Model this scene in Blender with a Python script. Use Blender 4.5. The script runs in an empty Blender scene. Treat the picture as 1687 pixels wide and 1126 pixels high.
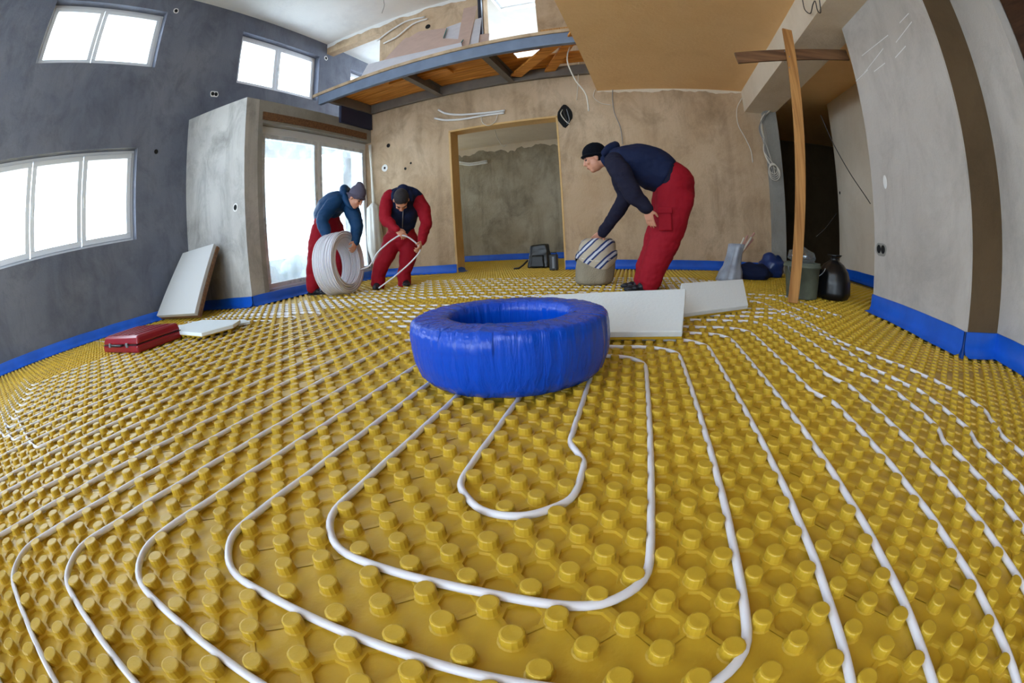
import bpy, bmesh, math, random
import numpy as np
from mathutils import Vector, Matrix, noise
random.seed(7)
SC = bpy.context.scene
COL = SC.collection
PI = math.pi

# ------------------------------------------------------------------ camera
CAM_H = 0.508
F_PX = 717.05                      # equisolid fisheye focal length in pixels of the 1687 px frame
PITCH, ROLL, YAW = 0.23977751, 0.05783453, -0.32908205
def _rot():
    c, s = math.cos, math.sin
    Rz = np.array([[c(YAW), -s(YAW), 0], [s(YAW), c(YAW), 0], [0, 0, 1]])
    B = np.array([[1, 0, 0], [0, 0, 1], [0, -1, 0]])
    Rp = np.array([[1, 0, 0], [0, c(PITCH), -s(PITCH)], [0, s(PITCH), c(PITCH)]])
    Rr = np.array([[c(ROLL), -s(ROLL), 0], [s(ROLL), c(ROLL), 0], [0, 0, 1]])
    return Rr @ Rp @ B @ Rz
RC = _rot()
cd = bpy.data.cameras.new('camera')
cam = bpy.data.objects.new('camera', cd); COL.objects.link(cam)
Rt = RC.T
cam.matrix_world = Matrix(((Rt[0][0], Rt[0][1], Rt[0][2], 0), (Rt[1][0], Rt[1][1], Rt[1][2], 0),
                           (Rt[2][0], Rt[2][1], Rt[2][2], CAM_H), (0, 0, 0, 1)))
cd.type = 'PANO'
for holder in (cd, getattr(cd, 'cycles', None)):
    if holder is None: continue
    for k, v in (('panorama_type', 'FISHEYE_EQUISOLID'), ('fisheye_lens', F_PX * 36 / 1687), ('fisheye_fov', math.radians(200))):
        try: setattr(holder, k, v)
        except Exception: pass
cd.sensor_fit = 'HORIZONTAL'; cd.sensor_width = 36.0; cd.sensor_height = 36.0 * 1126 / 1687
cd.clip_start = 0.02; cd.clip_end = 200
SC.camera = cam

# ------------------------------------------------------------------ sky and exposure
w = bpy.data.worlds.new('overcast'); SC.world = w; w.use_nodes = True
bg = w.node_tree.nodes['Background']
bg.inputs[0].default_value = (0.71, 0.86, 1.0, 1); bg.inputs[1].default_value = 5.0
SC.view_settings.view_transform = 'Standard'; SC.view_settings.look = 'None'
SC.view_settings.exposure = 1.3; SC.view_settings.gamma = 1.0
SC.view_settings.use_curve_mapping = False
SC.cycles.use_denoising = True
SC.cycles.max_bounces = 10; SC.cycles.diffuse_bounces = 6; SC.cycles.transparent_max_bounces = 12
SC.cycles.sample_clamp_indirect = 6.0

def portal(name, loc, size, direction):
    l = bpy.data.lights.new(name, 'AREA'); l.shape = 'RECTANGLE'; l.size, l.size_y = size
    l.cycles.is_portal = True
    o = bpy.data.objects.new(name, l); COL.objects.link(o); o.location = loc
    o.rotation_euler = Vector(direction).to_track_quat('-Z', 'Y').to_euler()
    return o

# ------------------------------------------------------------------ measuring helpers (a photo pixel to a place in the room)
def ray(x, y):
    dx, dy = x - 843.5, y - 563.0
    r = max(math.hypot(dx, dy), 1e-9); th = 2 * math.asin(min(1, r / (2 * F_PX)))
    s = math.sin(th) / r
    return RC.T @ np.array([dx * s, -dy * s, -math.cos(th)])
def onX(x, y, X):
    d = ray(x, y); t = X / d[0]; return Vector((X, d[1] * t, CAM_H + d[2] * t))
def onY(x, y, Y):
    d = ray(x, y); t = Y / d[1]; return Vector((d[0] * t, Y, CAM_H + d[2] * t))
def onZ(x, y, Z=0.0):
    d = ray(x, y); t = (Z - CAM_H) / d[2]; return Vector((d[0] * t, d[1] * t, Z))
def onP(x, y, p, n):
    d = Vector(ray(x, y)); n = Vector(n); o = Vector((0, 0, CAM_H))
    t = (Vector(p) - o).dot(n) / d.dot(n); return o + d * t

# ------------------------------------------------------------------ mesh helpers
class MB:
    def __init__(self): self.v = []; self.f = []; self.m = []
    def add(self, vs, fs, mi=0):
        o = len(self.v); self.v += [tuple(p) for p in vs]; self.f += [tuple(i + o for i in f) for f in fs]; self.m += [mi] * len(fs)
        return self
    def box(self, lo, hi, mi=0):
        x0, y0, z0 = lo; x1, y1, z1 = hi
        return self.add([(x0, y0, z0), (x1, y0, z0), (x1, y1, z0), (x0, y1, z0), (x0, y0, z1), (x1, y0, z1), (x1, y1, z1), (x0, y1, z1)],
                        [(0, 3, 2, 1), (4, 5, 6, 7), (0, 1, 5, 4), (1, 2, 6, 5), (2, 3, 7, 6), (3, 0, 4, 7)], mi)
    def hexa(self, p, mi=0):   # 8 corners: bottom 4, top 4
        return self.add(p, [(0, 3, 2, 1), (4, 5, 6, 7), (0, 1, 5, 4), (1, 2, 6, 5), (2, 3, 7, 6), (3, 0, 4, 7)], mi)
    def prism(self, poly, n, t, mi=0):   # polygon (3-D points) thickened by t along -n
        n = Vector(n).normalized(); k = len(poly)
        a = [Vector(p) for p in poly]; b = [p - n * t for p in a]
        return self.add(a + b, [tuple(range(k)), tuple(range(2 * k - 1, k - 1, -1))] + [(i, i + k, (i + 1) % k + k, (i + 1) % k) for i in range(k)], mi)
    def bar(self, a, b, wd, th, up=(0, 0, 1), mi=0):
        a, b = Vector(a), Vector(b); d = (b - a).normalized(); s = d.cross(Vector(up)).normalized(); u = s.cross(d)
        P = []
        for q in (a, b):
            for i, j in ((-1, -1), (1, -1), (1, 1), (-1, 1)): P.append(q + s * (i * wd / 2) + u * (j * th / 2))
        return self.add(P, [(0, 1, 2, 3), (7, 6, 5, 4), (0, 4, 5, 1), (1, 5, 6, 2), (2, 6, 7, 3), (3, 7, 4, 0)], mi)
    def tube(self, pts, r, seg=8, closed=False, cap=True, mi=0, side=None):
        pts = [Vector(p) for p in pts]; n = len(pts)
        if not hasattr(r, '__len__'): r = [r] * n
        rings = []; prev = None
        for i in range(n):
            if closed: t = pts[(i + 1) % n] - pts[i - 1]
            else: t = pts[min(i + 1, n - 1)] - pts[max(i - 1, 0)]
            if t.length < 1e-9: t = Vector((0, 0, 1))
            t.normalize()
            ref = Vector(side) if side is not None else (prev if prev is not None else (Vector((0, 0, 1)) if abs(t.z) < .9 else Vector((1, 0, 0))))
            s = ref - t * ref.dot(t)
            if s.length < 1e-6: s = t.orthogonal()
            s.normalize(); prev = s; u = t.cross(s)
            rr = r[i]; ra, rb = rr if hasattr(rr, '__len__') else (rr, rr)
            rings.append([pts[i] + s * (ra * math.cos(2 * PI * k / seg)) + u * (rb * math.sin(2 * PI * k / seg)) for k in range(seg)])
        vs = [p for R in rings for p in R]; fs = []
        m = n if closed else n - 1
        for i in range(m):
            for k in range(seg):
                a = i * seg + k; b = i * seg + (k + 1) % seg; j = (i + 1) % n
                fs.append((a, b, j * seg + (k + 1) % seg, j * seg + k))
        if cap and not closed:
            fs.append(tuple(range(seg - 1, -1, -1))); fs.append(tuple((n - 1) * seg + k for k in range(seg)))
        return self.add(vs, fs, mi)
    def ball(self, c, r, seg=14, mi=0, rot=None):
        c = Vector(c); r = r if hasattr(r, '__len__') else (r, r, r); vs = []; fs = []; nr = seg // 2
        for i in range(nr + 1):
            for k in range(seg):
                a = PI * i / nr; b = 2 * PI * k / seg
                p = Vector((r[0] * math.sin(a) * math.cos(b), r[1] * math.sin(a) * math.sin(b), r[2] * math.cos(a)))
                if rot is not None: p = rot @ p
                vs.append(c + p)
        for i in range(nr):
            for k in range(seg): fs.append((i * seg + k, (i + 1) * seg + k, (i + 1) * seg + (k + 1) % seg, i * seg + (k + 1) % seg))
        return self.add(vs, fs, mi)
    def lathe(self, prof, seg=32, c=(0, 0, 0), mi=0, fn=None, cap=True):
        vs = []; fs = []; n = len(prof); c = Vector(c)
        for i, (r, z) in enumerate(prof):
            for k in range(seg):
                a = 2 * PI * k / seg; p = Vector((r * math.cos(a), r * math.sin(a), z))
                if fn: p = fn(p, a, i)
                vs.append(c + p)
        for i in range(n - 1):
            for k in range(seg): fs.append((i * seg + k, i * seg + (k + 1) % seg, (i + 1) * seg + (k + 1) % seg, (i + 1) * seg + k))
        if cap:
            fs.append(tuple(range(seg - 1, -1, -1))); fs.append(tuple((n - 1) * seg + k for k in range(seg)))
        return self.add(vs, fs, mi)
    def build(self, name, mat, parent=None, smooth=False, bevel=0, remesh=0, soft=0, wrinkle=0, wscale=6, fix=True):
        me = bpy.data.meshes.new(name); me.from_pydata(self.v, [], self.f)
        mats = mat if isinstance(mat, (list, tuple)) else [mat]
        for m in mats: me.materials.append(m)
        if len(mats) > 1: me.polygons.foreach_set('material_index', self.m)
        if fix:
            bm = bmesh.new(); bm.from_mesh(me); bmesh.ops.recalc_face_normals(bm, faces=bm.faces); bm.to_mesh(me); bm.free()
        o = bpy.data.objects.new(name, me); COL.objects.link(o)
        if remesh:
            md = o.modifiers.new('r', 'REMESH'); md.mode = 'VOXEL'; md.voxel_size = remesh; md.use_smooth_shade = True
            if soft: s = o.modifiers.new('s', 'SMOOTH'); s.iterations = soft; s.factor = .5
        if bevel:
            b = o.modifiers.new('b', 'BEVEL'); b.width = bevel; b.segments = 2; b.limit_method = 'ANGLE'
        if remesh or bevel:
            ev = o.evaluated_get(bpy.context.evaluated_depsgraph_get())
            nm = bpy.data.meshes.new_from_object(ev); o.modifiers.clear(); old = o.data; o.data = nm; nm.name = name; bpy.data.meshes.remove(old)
        me = o.data
        if wrinkle:
            n = len(me.vertices); no = [v.normal.copy() for v in me.vertices]
            for v, nn in zip(me.vertices, no):
                p = v.co * wscale
                v.co = v.co + nn * (wrinkle * (noise.noise(p) + .6 * noise.noise(Vector((p.x * 1.1, p.y * 1.1, p.z * 2.6)) + Vector((9, 4, 2))) + (.55 * abs(noise.noise(Vector((p.x * 2.6 + 3, p.y * 2.6, p.z * 3.4)))) if wrinkle > .008 else 0)))
        if smooth or remesh: me.polygons.foreach_set('use_smooth', [True] * len(me.polygons))
        if parent is not None: o.parent = parent
        return o
def link_origin(o, p):      # move a mesh object's origin to p without moving the mesh
    o.data.transform(Matrix.Translation(-Vector(p))); o.location = p
def tag(o, label, cat, group=None, kind=None):
    if label: o['label'] = label
    if cat: o['category'] = cat
    if group: o['group'] = group
    if kind: o['kind'] = kind
    return o
def struct(o): o['kind'] = 'structure'; return o
def thing(name, label, cat, group=None):
    o = bpy.data.objects.new(name, None); COL.objects.link(o); o.empty_display_size = .1
    return tag(o, label, cat, group)
def settle(root, p):        # put the Empty at the thing's base, keep the parts where they are
    root.location = p; m = Matrix.Translation(-Vector(p))
    for c in root.children:
        if c.type == 'MESH': c.data.transform(m)
        for g in c.children: 
            if g.type == 'MESH': g.data.transform(m)
    return root

# ------------------------------------------------------------------ materials
def lin(c): return tuple(((v / 255) / 12.92 if v / 255 <= .04045 else ((v / 255 + .055) / 1.055) ** 2.4) for v in c) + (1,)
def M(name, c, rough=.6, metal=0, spec=.5, coat=0, trans=0, sss=0, noise_amt=0, nscale=8, bump=0, bscale=30, alpha=1):
    m = bpy.data.materials.new(name); m.use_nodes = True; nt = m.node_tree; b = nt.nodes['Principled BSDF']
    c = c if len(c) == 4 else lin(c)
    b.inputs['Base Color'].default_value = c; b.inputs['Roughness'].default_value = rough; b.inputs['Metallic'].default_value = metal
    b.inputs['Specular IOR Level'].default_value = spec; b.inputs['Coat Weight'].default_value = coat
    b.inputs['Transmission Weight'].default_value = trans; b.inputs['Subsurface Weight'].default_value = sss; b.inputs['Alpha'].default_value = alpha
    if sss: b.inputs['Subsurface Radius'].default_value = (.02, .01, .008)
    tc = nt.nodes.new('ShaderNodeTexCoord')
    if noise_amt:
        n = nt.nodes.new('ShaderNodeTexNoise'); n.inputs['Scale'].default_value = nscale; n.inputs['Detail'].default_value = 5
        nt.links.new(tc.outputs['Object'], n.inputs['Vector'])
        r = nt.nodes.new('ShaderNodeValToRGB'); r.color_ramp.elements[0].position = .3; r.color_ramp.elements[1].position = .7
        r.color_ramp.elements[0].color = tuple(v * (1 - noise_amt) for v in c[:3]) + (1,)
        r.color_ramp.elements[1].color = tuple(min(1, v * (1 + noise_amt)) for v in c[:3]) + (1,)
        nt.links.new(n.outputs['Fac'], r.inputs['Fac']); nt.links.new(r.outputs['Color'], b.inputs['Base Color'])
    if bump:
        n = nt.nodes.new('ShaderNodeTexNoise'); n.inputs['Scale'].default_value = bscale; n.inputs['Detail'].default_value = 6
        nt.links.new(tc.outputs['Object'], n.inputs['Vector'])
        bp = nt.nodes.new('ShaderNodeBump'); bp.inputs['Strength'].default_value = bump; bp.inputs['Distance'].default_value = .01
        nt.links.new(n.outputs['Fac'], bp.inputs['Height']); nt.links.new(bp.outputs['Normal'], b.inputs['Normal'])
    return m
def plaster(name, base, dark, light, rough=.85, streak=.5, scale=1.0):
    """rough cement render: broad clouds, trowel blotches, vertical damp streaks"""
    m = bpy.data.materials.new(name); m.use_nodes = True; nt = m.node_tree; b = nt.nodes['Principled BSDF']
    b.inputs['Roughness'].default_value = rough; b.inputs['Specular IOR Level'].default_value = .25
    tc = nt.nodes.new('ShaderNodeTexCoord'); L = nt.links.new
    def nz(sc, det, ro=.6, mp=None):
        n = nt.nodes.new('ShaderNodeTexNoise'); n.inputs['Scale'].default_value = sc; n.inputs['Detail'].default_value = det; n.inputs['Roughness'].default_value = ro
        if mp:
            g = nt.nodes.new('ShaderNodeMapping'); g.inputs['Scale'].default_value = mp; L(tc.outputs['Object'], g.inputs['Vector']); L(g.outputs['Vector'], n.inputs['Vector'])
        else: L(tc.outputs['Object'], n.inputs['Vector'])
        return n
    def ramp(src, p0, p1):
        r = nt.nodes.new('ShaderNodeMapRange'); r.inputs['From Min'].default_value = p0; r.inputs['From Max'].default_value = p1; L(src, r.inputs['Value']); return r.outputs['Result']
    def mix(f, a, c):
        x = nt.nodes.new('ShaderNodeMix'); x.data_type = 'RGBA'
        if hasattr(f, 'node'): L(f, x.inputs['Factor'])
        else: x.inputs['Factor'].default_value = f
        for s, i in ((a, 6), (c, 7)):
            if hasattr(s, 'node'): L(s, x.inputs[i])
            else: x.inputs[i].default_value = s
        return x.outputs[2]
    cl = ramp(nz(.9 * scale, 6).outputs['Fac'], .35, .65)
    c1 = mix(cl, lin(base), lin(light))
    nb_ = nz(2.2 * scale, 9, .72, (1, 1, .7)); nb_.inputs['Distortion'].default_value = .5
    bl = ramp(nb_.outputs['Fac'], .46, .85)
    c2 = mix(bl, c1, lin(dark))
    st = ramp(nz(1.0, 5, .6, (4 * scale, 4 * scale, .3)).outputs['Fac'], .52, .8)
    mm = nt.nodes.new('ShaderNodeMath'); mm.operation = 'MULTIPLY'; mm.inputs[1].default_value = streak; L(st, mm.inputs[0])
    c3 = mix(mm.outputs[0], c2, lin(dark))
    L(c3, b.inputs['Base Color'])
    n2 = nz(22, 8, .7); bp = nt.nodes.new('ShaderNodeBump'); bp.inputs['Strength'].default_value = .35; bp.inputs['Distance'].default_value = .02
    L(n2.outputs['Fac'], bp.inputs['Height']); L(bp.outputs['Normal'], b.inputs['Normal'])
    return m
def wood(name, c, dark, scale=(3, 3, 30), rough=.6):
    m = bpy.data.materials.new(name); m.use_nodes = True; nt = m.node_tree; b = nt.nodes['Principled BSDF']; L = nt.links.new
    b.inputs['Roughness'].default_value = rough; b.inputs['Specular IOR Level'].default_value = .3
    tc = nt.nodes.new('ShaderNodeTexCoord'); g = nt.nodes.new('ShaderNodeMapping'); g.inputs['Scale'].default_value = scale
    L(tc.outputs['Object'], g.inputs['Vector']); n = nt.nodes.new('ShaderNodeTexNoise'); n.inputs['Scale'].default_value = 1.4; n.inputs['Detail'].default_value = 6
    L(g.outputs['Vector'], n.inputs['Vector']); r = nt.nodes.new('ShaderNodeValToRGB')
    r.color_ramp.elements[0].position = .35; r.color_ramp.elements[0].color = lin(dark); r.color_ramp.elements[1].position = .65; r.color_ramp.elements[1].color = lin(c)
    L(n.outputs['Fac'], r.inputs['Fac']); L(r.outputs['Color'], b.inputs['Base Color'])
    return m
def thin_clear(name, tint=(1, 1, 1, 1), gloss=.08, haze=0, hcol=(.9, .95, 1, 1), dirt=False):
    m = bpy.data.materials.new(name); m.use_nodes = True; nt = m.node_tree; L = nt.links.new
    nt.nodes.remove(nt.nodes['Principled BSDF']); out = nt.nodes['Material Output']
    t = nt.nodes.new('ShaderNodeBsdfTransparent'); t.inputs[0].default_value = tint
    g = nt.nodes.new('ShaderNodeBsdfGlossy'); g.inputs['Roughness'].default_value = .05
    mx = nt.nodes.new('ShaderNodeMixShader'); mx.inputs[0].default_value = gloss; L(t.outputs[0], mx.inputs[1]); L(g.outputs[0], mx.inputs[2])
    last = mx
    if haze:
        d = nt.nodes.new('ShaderNodeBsdfTranslucent'); d.inputs[0].default_value = hcol
        m2 = nt.nodes.new('ShaderNodeMixShader'); L(mx.outputs[0], m2.inputs[1]); L(d.outputs[0], m2.inputs[2]); m2.inputs[0].default_value = haze
        if dirt:
            tc = nt.nodes.new('ShaderNodeTexCoord'); n = nt.nodes.new('ShaderNodeTexNoise'); n.inputs['Scale'].default_value = 5; n.inputs['Detail'].default_value = 7
            L(tc.outputs['Object'], n.inputs['Vector']); r = nt.nodes.new('ShaderNodeMapRange'); r.inputs['From Min'].default_value = .4; r.inputs['From Max'].default_value = .7
            r.inputs['To Min'].default_value = haze * .6; r.inputs['To Max'].default_value = min(1, haze * 1.5); L(n.outputs['Fac'], r.inputs['Value']); L(r.outputs['Result'], m2.inputs[0])
        last = m2
    L(last.outputs[0], out.inputs['Surface'])
    return m

m_wallL = plaster('cement_render_grey', (100, 105, 120), (72, 76, 90), (118, 121, 132), streak=.4)
m_wallB = plaster('cement_render_tan', (190, 162, 130), (128, 106, 80), (208, 184, 156), streak=.5)
m_hall = plaster('cement_render_dark', (150, 138, 116), (78, 72, 60), (182, 172, 152), streak=.7)
m_bay = plaster('cement_render_pale', (176, 174, 172), (112, 110, 106), (198, 196, 192), streak=.6)
m_pillar = plaster('cement_render_smooth', (186, 180, 174), (150, 144, 138), (200, 194, 188), streak=.35)
m_brown = plaster('brown_render_and_shade', (92, 74, 52), (70, 56, 38), (104, 86, 62), streak=.3)  # brown render; also painted as shade on the right stub's end face
m_ceilT = plaster('bare_ceiling_board', (248, 206, 150), (238, 196, 140), (250, 212, 158), streak=0, scale=.6)
m_white = plaster('white_paint', (226, 226, 224), (210, 210, 210), (234, 234, 232), streak=0, scale=.5)
m_cream = plaster('cream_paint', (222, 208, 186), (206, 190, 166), (230, 218, 200), streak=0, scale=.5)
m_beamp = plaster('cement_beam', (140, 138, 132), (112, 110, 106), (160, 158, 152), streak=.2)
m_bluefoam = M('blue_edge_foam', (20, 92, 205), .35, spec=.5, bump=.3, bscale=14, noise_amt=.15, nscale=5)
m_upvc = M('white_window_frame', (222, 226, 232), .35)
m_upvc_g = M('window_seal', (70, 76, 86), .6)
m_glass = thin_clear('window_glass')
m_film = thin_clear('dusty_film', haze=.22, dirt=True)
m_black = M('black_plastic', (22, 22, 24), .45)
m_dark = M('dark_cavity', (14, 14, 16), .9)
m_grey = M('grey_plastic', (120, 124, 130), .5)
m_whitep = M('white_plastic', (226, 226, 224), .4)
m_pipe = M('white_pex_pipe', (226, 226, 236), .28, spec=.5, sss=.15)
m_steel = M('primed_steel', (112, 126, 150), .5, metal=.25, noise_amt=.12, nscale=6)
m_steel2 = M('primed_steel_brown', (112, 104, 96), .6, metal=.2, noise_amt=.15, nscale=6)
m_wood = wood('raw_timber', (196, 144, 84), (156, 106, 56), (30, 30, 1.5))
m_woodo = wood('orange_planks', (226, 156, 70), (176, 108, 40), (1.5, 18, 18))
m_wooddk = wood('old_timber', (128, 92, 62), (92, 64, 44), (1.5, 26, 26))
m_gyp = M('pink_plasterboard', (196, 168, 156), .8, noise_amt=.06)
m_gypw = M('white_plasterboard', (206, 204, 212), .8, noise_amt=.05)
m_teal = M('teal_board_edge', (40, 150, 150), .6)
m_eps = M('white_polystyrene', (226, 234, 240), .75, bump=.25, bscale=60)
m_epsg = M('grey_foam_board', (196, 196, 196), .8, bump=.2, bscale=40)
m_redcase = M('red_case_plastic', (140, 12, 34), .28, spec=.6)
m_cable = M('white_cable', (214, 208, 196), .5)
m_cableg = M('grey_cable', (150, 148, 146), .5)
m_cabled = M('dark_cable', (50, 46, 44), .5)
m_skin = M('skin', (208, 150, 124), .5, sss=.12)
m_navy = M('navy_cloth', (24, 34, 66), .8, spec=.2, bump=.9, bscale=9)
m_blue = M('petrol_blue_jacket', (18, 62, 104), .65, spec=.3, bump=.9, bscale=9)
m_darkn = M('dark_navy_sleeve', (34, 34, 52), .85, spec=.15, bump=.9, bscale=9)
m_red = M('red_workwear', (150, 18, 36), .75, spec=.2, bump=.9, bscale=9)
m_boot = M('black_boot', (22, 26, 36), .5)
m_beaniek = M('black_knit', (16, 18, 26), .95, spec=.1, bump=.5, bscale=90)
m_beanieg = M('grey_knit', (96, 92, 110), .95, spec=.1, bump=.5, bscale=90)
m_hair = M('short_dark_hair', (34, 30, 36), .8, bump=.5, bscale=120)
m_eye = M('dark_eye', (20, 16, 14), .3)
m_lip = M('lips', (160, 92, 80), .5)
m_sack = M('woven_sack', (150, 140, 120), .85, noise_amt=.15, nscale=6, bump=.5, bscale=80)
m_wrapgrey = M('silver_grey_wrap', (150, 158, 174), .35, spec=.6, noise_amt=.3, nscale=6)
m_bucket = M('mortar_splashed_bucket', (92, 100, 88), .55, noise_amt=.35, nscale=7)
m_bag = M('black_bin_bag', (14, 15, 18), .35, spec=.5)
m_bottle = thin_clear('clear_plastic', (.75, .88, 1, 1), .2, .15)
m_terr = M('pale_terrace', (216, 218, 216), .8)
# ------------------------------------------------------------------ room numbers
X1 = -5.95        # left outer wall, inner face
XB = -4.35        # balcony-door wall, room face
YS = 3.26         # side face of the balcony bay
YB = 6.0          # back wall, room face
XP = 1.80         # right-hand wall stub, room face
XL = -0.58        # edge of the low ceiling
ZC = 2.60         # low ceiling
ZT = 5.18         # high ceiling
YU = 6.55         # upper back wall over the mezzanine
YF = -3.4         # wall behind the camera
ZBOX = 2.68       # top of the balcony bay

def wall_cells(mb, axis, pos, th, u0, u1, z0, z1, holes):
    """solid wall in the plane axis=pos (th signed thickness) over u x z with rectangular holes"""
    us = sorted({u0, u1} | {h[0] for h in holes} | {h[1] for h in holes}); us = [u for u in us if u0 <= u <= u1]
    for a, b in zip(us[:-1], us[1:]):
        zs = [(z0, z1)]
        for h in holes:
            if h[0] <= a + 1e-6 and h[1] >= b - 1e-6:
                nz = []
                for p, q in zs:
                    if h[3] <= p or h[2] >= q: nz.append((p, q)); continue
                    if h[2] > p: nz.append((p, h[2]))
                    if h[3] < q: nz.append((h[3], q))
                zs = nz
        for p, q in zs:
            lo, hi = min(pos, pos + th), max(pos, pos + th)
            if axis == 'x': mb.box((lo, a, p), (hi, b, q))
            else: mb.box((a, lo, p), (b, hi, q))
    return mb

# ---- left outer wall with its windows
W_LOW = (-1.21, 2.34, 1.18, 2.48); W_UL = (.26, 2.46, 3.77, 4.82); W_UR = (4.18, 6.33, 3.72, 4.80)
W_AT = (7.41, 8.35, 3.8, 4.78)
mb = MB()
wall_cells(mb, 'x', X1, -.32, YF, YS + .22, 0, ZT, [W_LOW, W_UL])
wall_cells(mb, 'x', X1, -.32, YS + .22, 10.2, ZBOX, ZT + .3, [W_UR, W_AT])
struct(mb.build('wall_left', m_wallL))

# ---- balcony bay: side wall, door wall, flat roof
DOOR = (3.56, 6.0, .10, 2.36)
mb = MB(); zl = ZBOX + .26
mb.hexa([(X1 - .02, YS, 0), (XB, YS, 0), (XB, YS + .22, 0), (X1 - .02, YS + .22, 0), (X1 - .02, YS, zl), (XB, YS, ZBOX), (XB, YS + .22, ZBOX), (X1 - .02, YS + .22, zl)]); struct(mb.build('wall_bay_side', m_bay))
mb = MB(); wall_cells(mb, 'x', XB, -.22, YS + .22, YB, 0, ZBOX, [DOOR]); struct(mb.build('wall_balcony', m_beamp))
mb = MB(); mb.hexa([(X1 - .32, YS + .22, ZBOX - .2), (XB - .22, YS + .22, ZBOX - .2), (XB - .22, YB + .25, ZBOX - .2), (X1 - .32, YB + .25, ZBOX - .2), (X1 - .32, YS + .22, zl), (XB - .22, YS + .22, ZBOX - .002), (XB - .22, YB + .25, ZBOX - .002), (X1 - .32, YB + .25, zl)]); struct(mb.build('ceiling_balcony', m_beamp))
# timber shuttering strip left over the door
mb = MB(); mb.box((XB, 3.55, 2.40), (XB + .015, 5.86, 2.51)); struct(mb.build('trim_1', m_wooddk))

# ---- back wall with the wide opening
OPEN = (-2.86, -1.19, 0, 2.25)
mb = MB(); wall_cells(mb, 'y', YB, .25, XB - .25, XP + .12, 0, 2.88, [OPEN]); struct(mb.build('wall_back', m_wallB))
mb = MB()   # thin pale render reveal round the opening
mb.box((-2.875, YB - .006, 0), (-2.845, YB + .26, 2.25)); mb.box((-1.205, YB - .006, 0), (-1.18, YB + .26, 2.25)); mb.box((-2.875, YB - .006, 2.235), (-1.18, YB + .26, 2.262))
struct(mb.build('trim_2', plaster('reveal_render', (214, 176, 118), (188, 150, 96), (222, 186, 132), streak=.2)))
# room behind the opening
mb = MB(); mb.box((-5.2, 8.9, 0), (1.9, 9.1, 2.75)); struct(mb.build('wall_far_room', m_hall))
FR_W = (6.7, 8.5, .8, 2.2)
mb = MB(); wall_cells(mb, 'x', -5.0, -.2, YB + .25, 8.9, 0, 2.75, [FR_W]); struct(mb.build('wall_far_room_left', m_hall))
mb = MB(); mb.box((-.35, YB + .25, 0), (-.2, 8.9, 2.75)); struct(mb.build('wall_far_room_right', m_hall))
mb = MB(); mb.box((-5.2, YB + .25, 2.58), (1.9, 9.1, 2.86)); struct(mb.build('ceiling_far_room', m_cream))

# ---- right side: wall stub, painted shade on its end face, next wall, beam, corridor
mb = MB(); mb.box((XP, 1.80, 0), (XP + .3, 3.02, 2.32)); struct(mb.build('wall_right', m_pillar))
mb = MB(); mb.box((XP + .3, 1.80, 0), (XP + .34, 2.05, 2.6)); mb.box((XP + .02, 1.797, 0), (XP + .31, 1.80, 2.32)); struct(mb.build('shade_sheet', m_brown))  # brown sheet stands in for shade on the stub's end face
mb = MB(); wall_cells(mb, 'x', 2.14, .2, YF, 1.80, 0, 2.6, [(-.9, 1.38, .0, 2.25)]); struct(mb.build('wall_right_near', m_pillar))
mb = MB(); mb.box((1.50, YF, 2.28), (1.95, YB, 2.62)); struct(mb.build('trim_4', m_cream))
mb = MB(); mb.box((1.76, 5.86, 0), (1.95, 6.06, 2.29)); struct(mb.build('wall_pilaster', m_beamp))
mb = MB(); mb.box((2.95, 3.0, 0), (3.15, 6.1, 2.6)); struct(mb.build('wall_corridor', m_cream))
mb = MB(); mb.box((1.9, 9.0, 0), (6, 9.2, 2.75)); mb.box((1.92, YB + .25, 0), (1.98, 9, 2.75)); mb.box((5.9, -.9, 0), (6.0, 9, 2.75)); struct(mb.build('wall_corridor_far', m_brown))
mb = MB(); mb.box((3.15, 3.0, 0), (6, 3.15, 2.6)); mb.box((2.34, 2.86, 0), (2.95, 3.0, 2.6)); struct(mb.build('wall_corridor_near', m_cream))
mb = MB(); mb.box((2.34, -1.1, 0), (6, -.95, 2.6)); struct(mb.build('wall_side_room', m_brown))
# flush dark wooden door leaf standing in the side room opening
mb = MB(); mb.box((2.26, -.9, .03), (2.30, 1.37, 2.23)); struct(mb.build('door_2', wood('dark_door', (74, 46, 26), (54, 32, 16))))

# ---- ceilings
mb = MB(); mb.box((XL, YF, ZC), (1.52, YB, ZC + .24)); mb.box((1.94, YF, ZC), (6, 9.2, ZC + .24)); mb.box((1.52, YF, ZC + .02), (1.94, 9.2, ZC + .24))
struct(mb.build('ceiling_low', m_ceilT))
mb = MB(); mb.box((X1 - .3, YF, ZT), (XL + 3.2, YU, ZT + .25)); struct(mb.build('ceiling_high', m_white))
# wall that closes the double height on the right, above the low ceiling
mb = MB(); wall_cells(mb, 'x', 2.4, .2, YF, 10.2, ZC + .24, ZT + .3, []); struct(mb.build('wall_upper_right', m_wallB))

# ---- upper back wall above the mezzanine, with two gaps to the sloping roof
xa = onY(626, 70, YU).x; xb = onY(797, 30, YU).x; xc = onY(885, 40, YU).x
z_a = 4.93
mb = MB()
wall_cells(mb, 'y', YU, .22, X1, 2.4, 2.86, ZT, [(X1, xa, 2.86, z_a), (xb, xc, 2.86, ZT)])
struct(mb.build('wall_upper_back', m_wallB))
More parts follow.
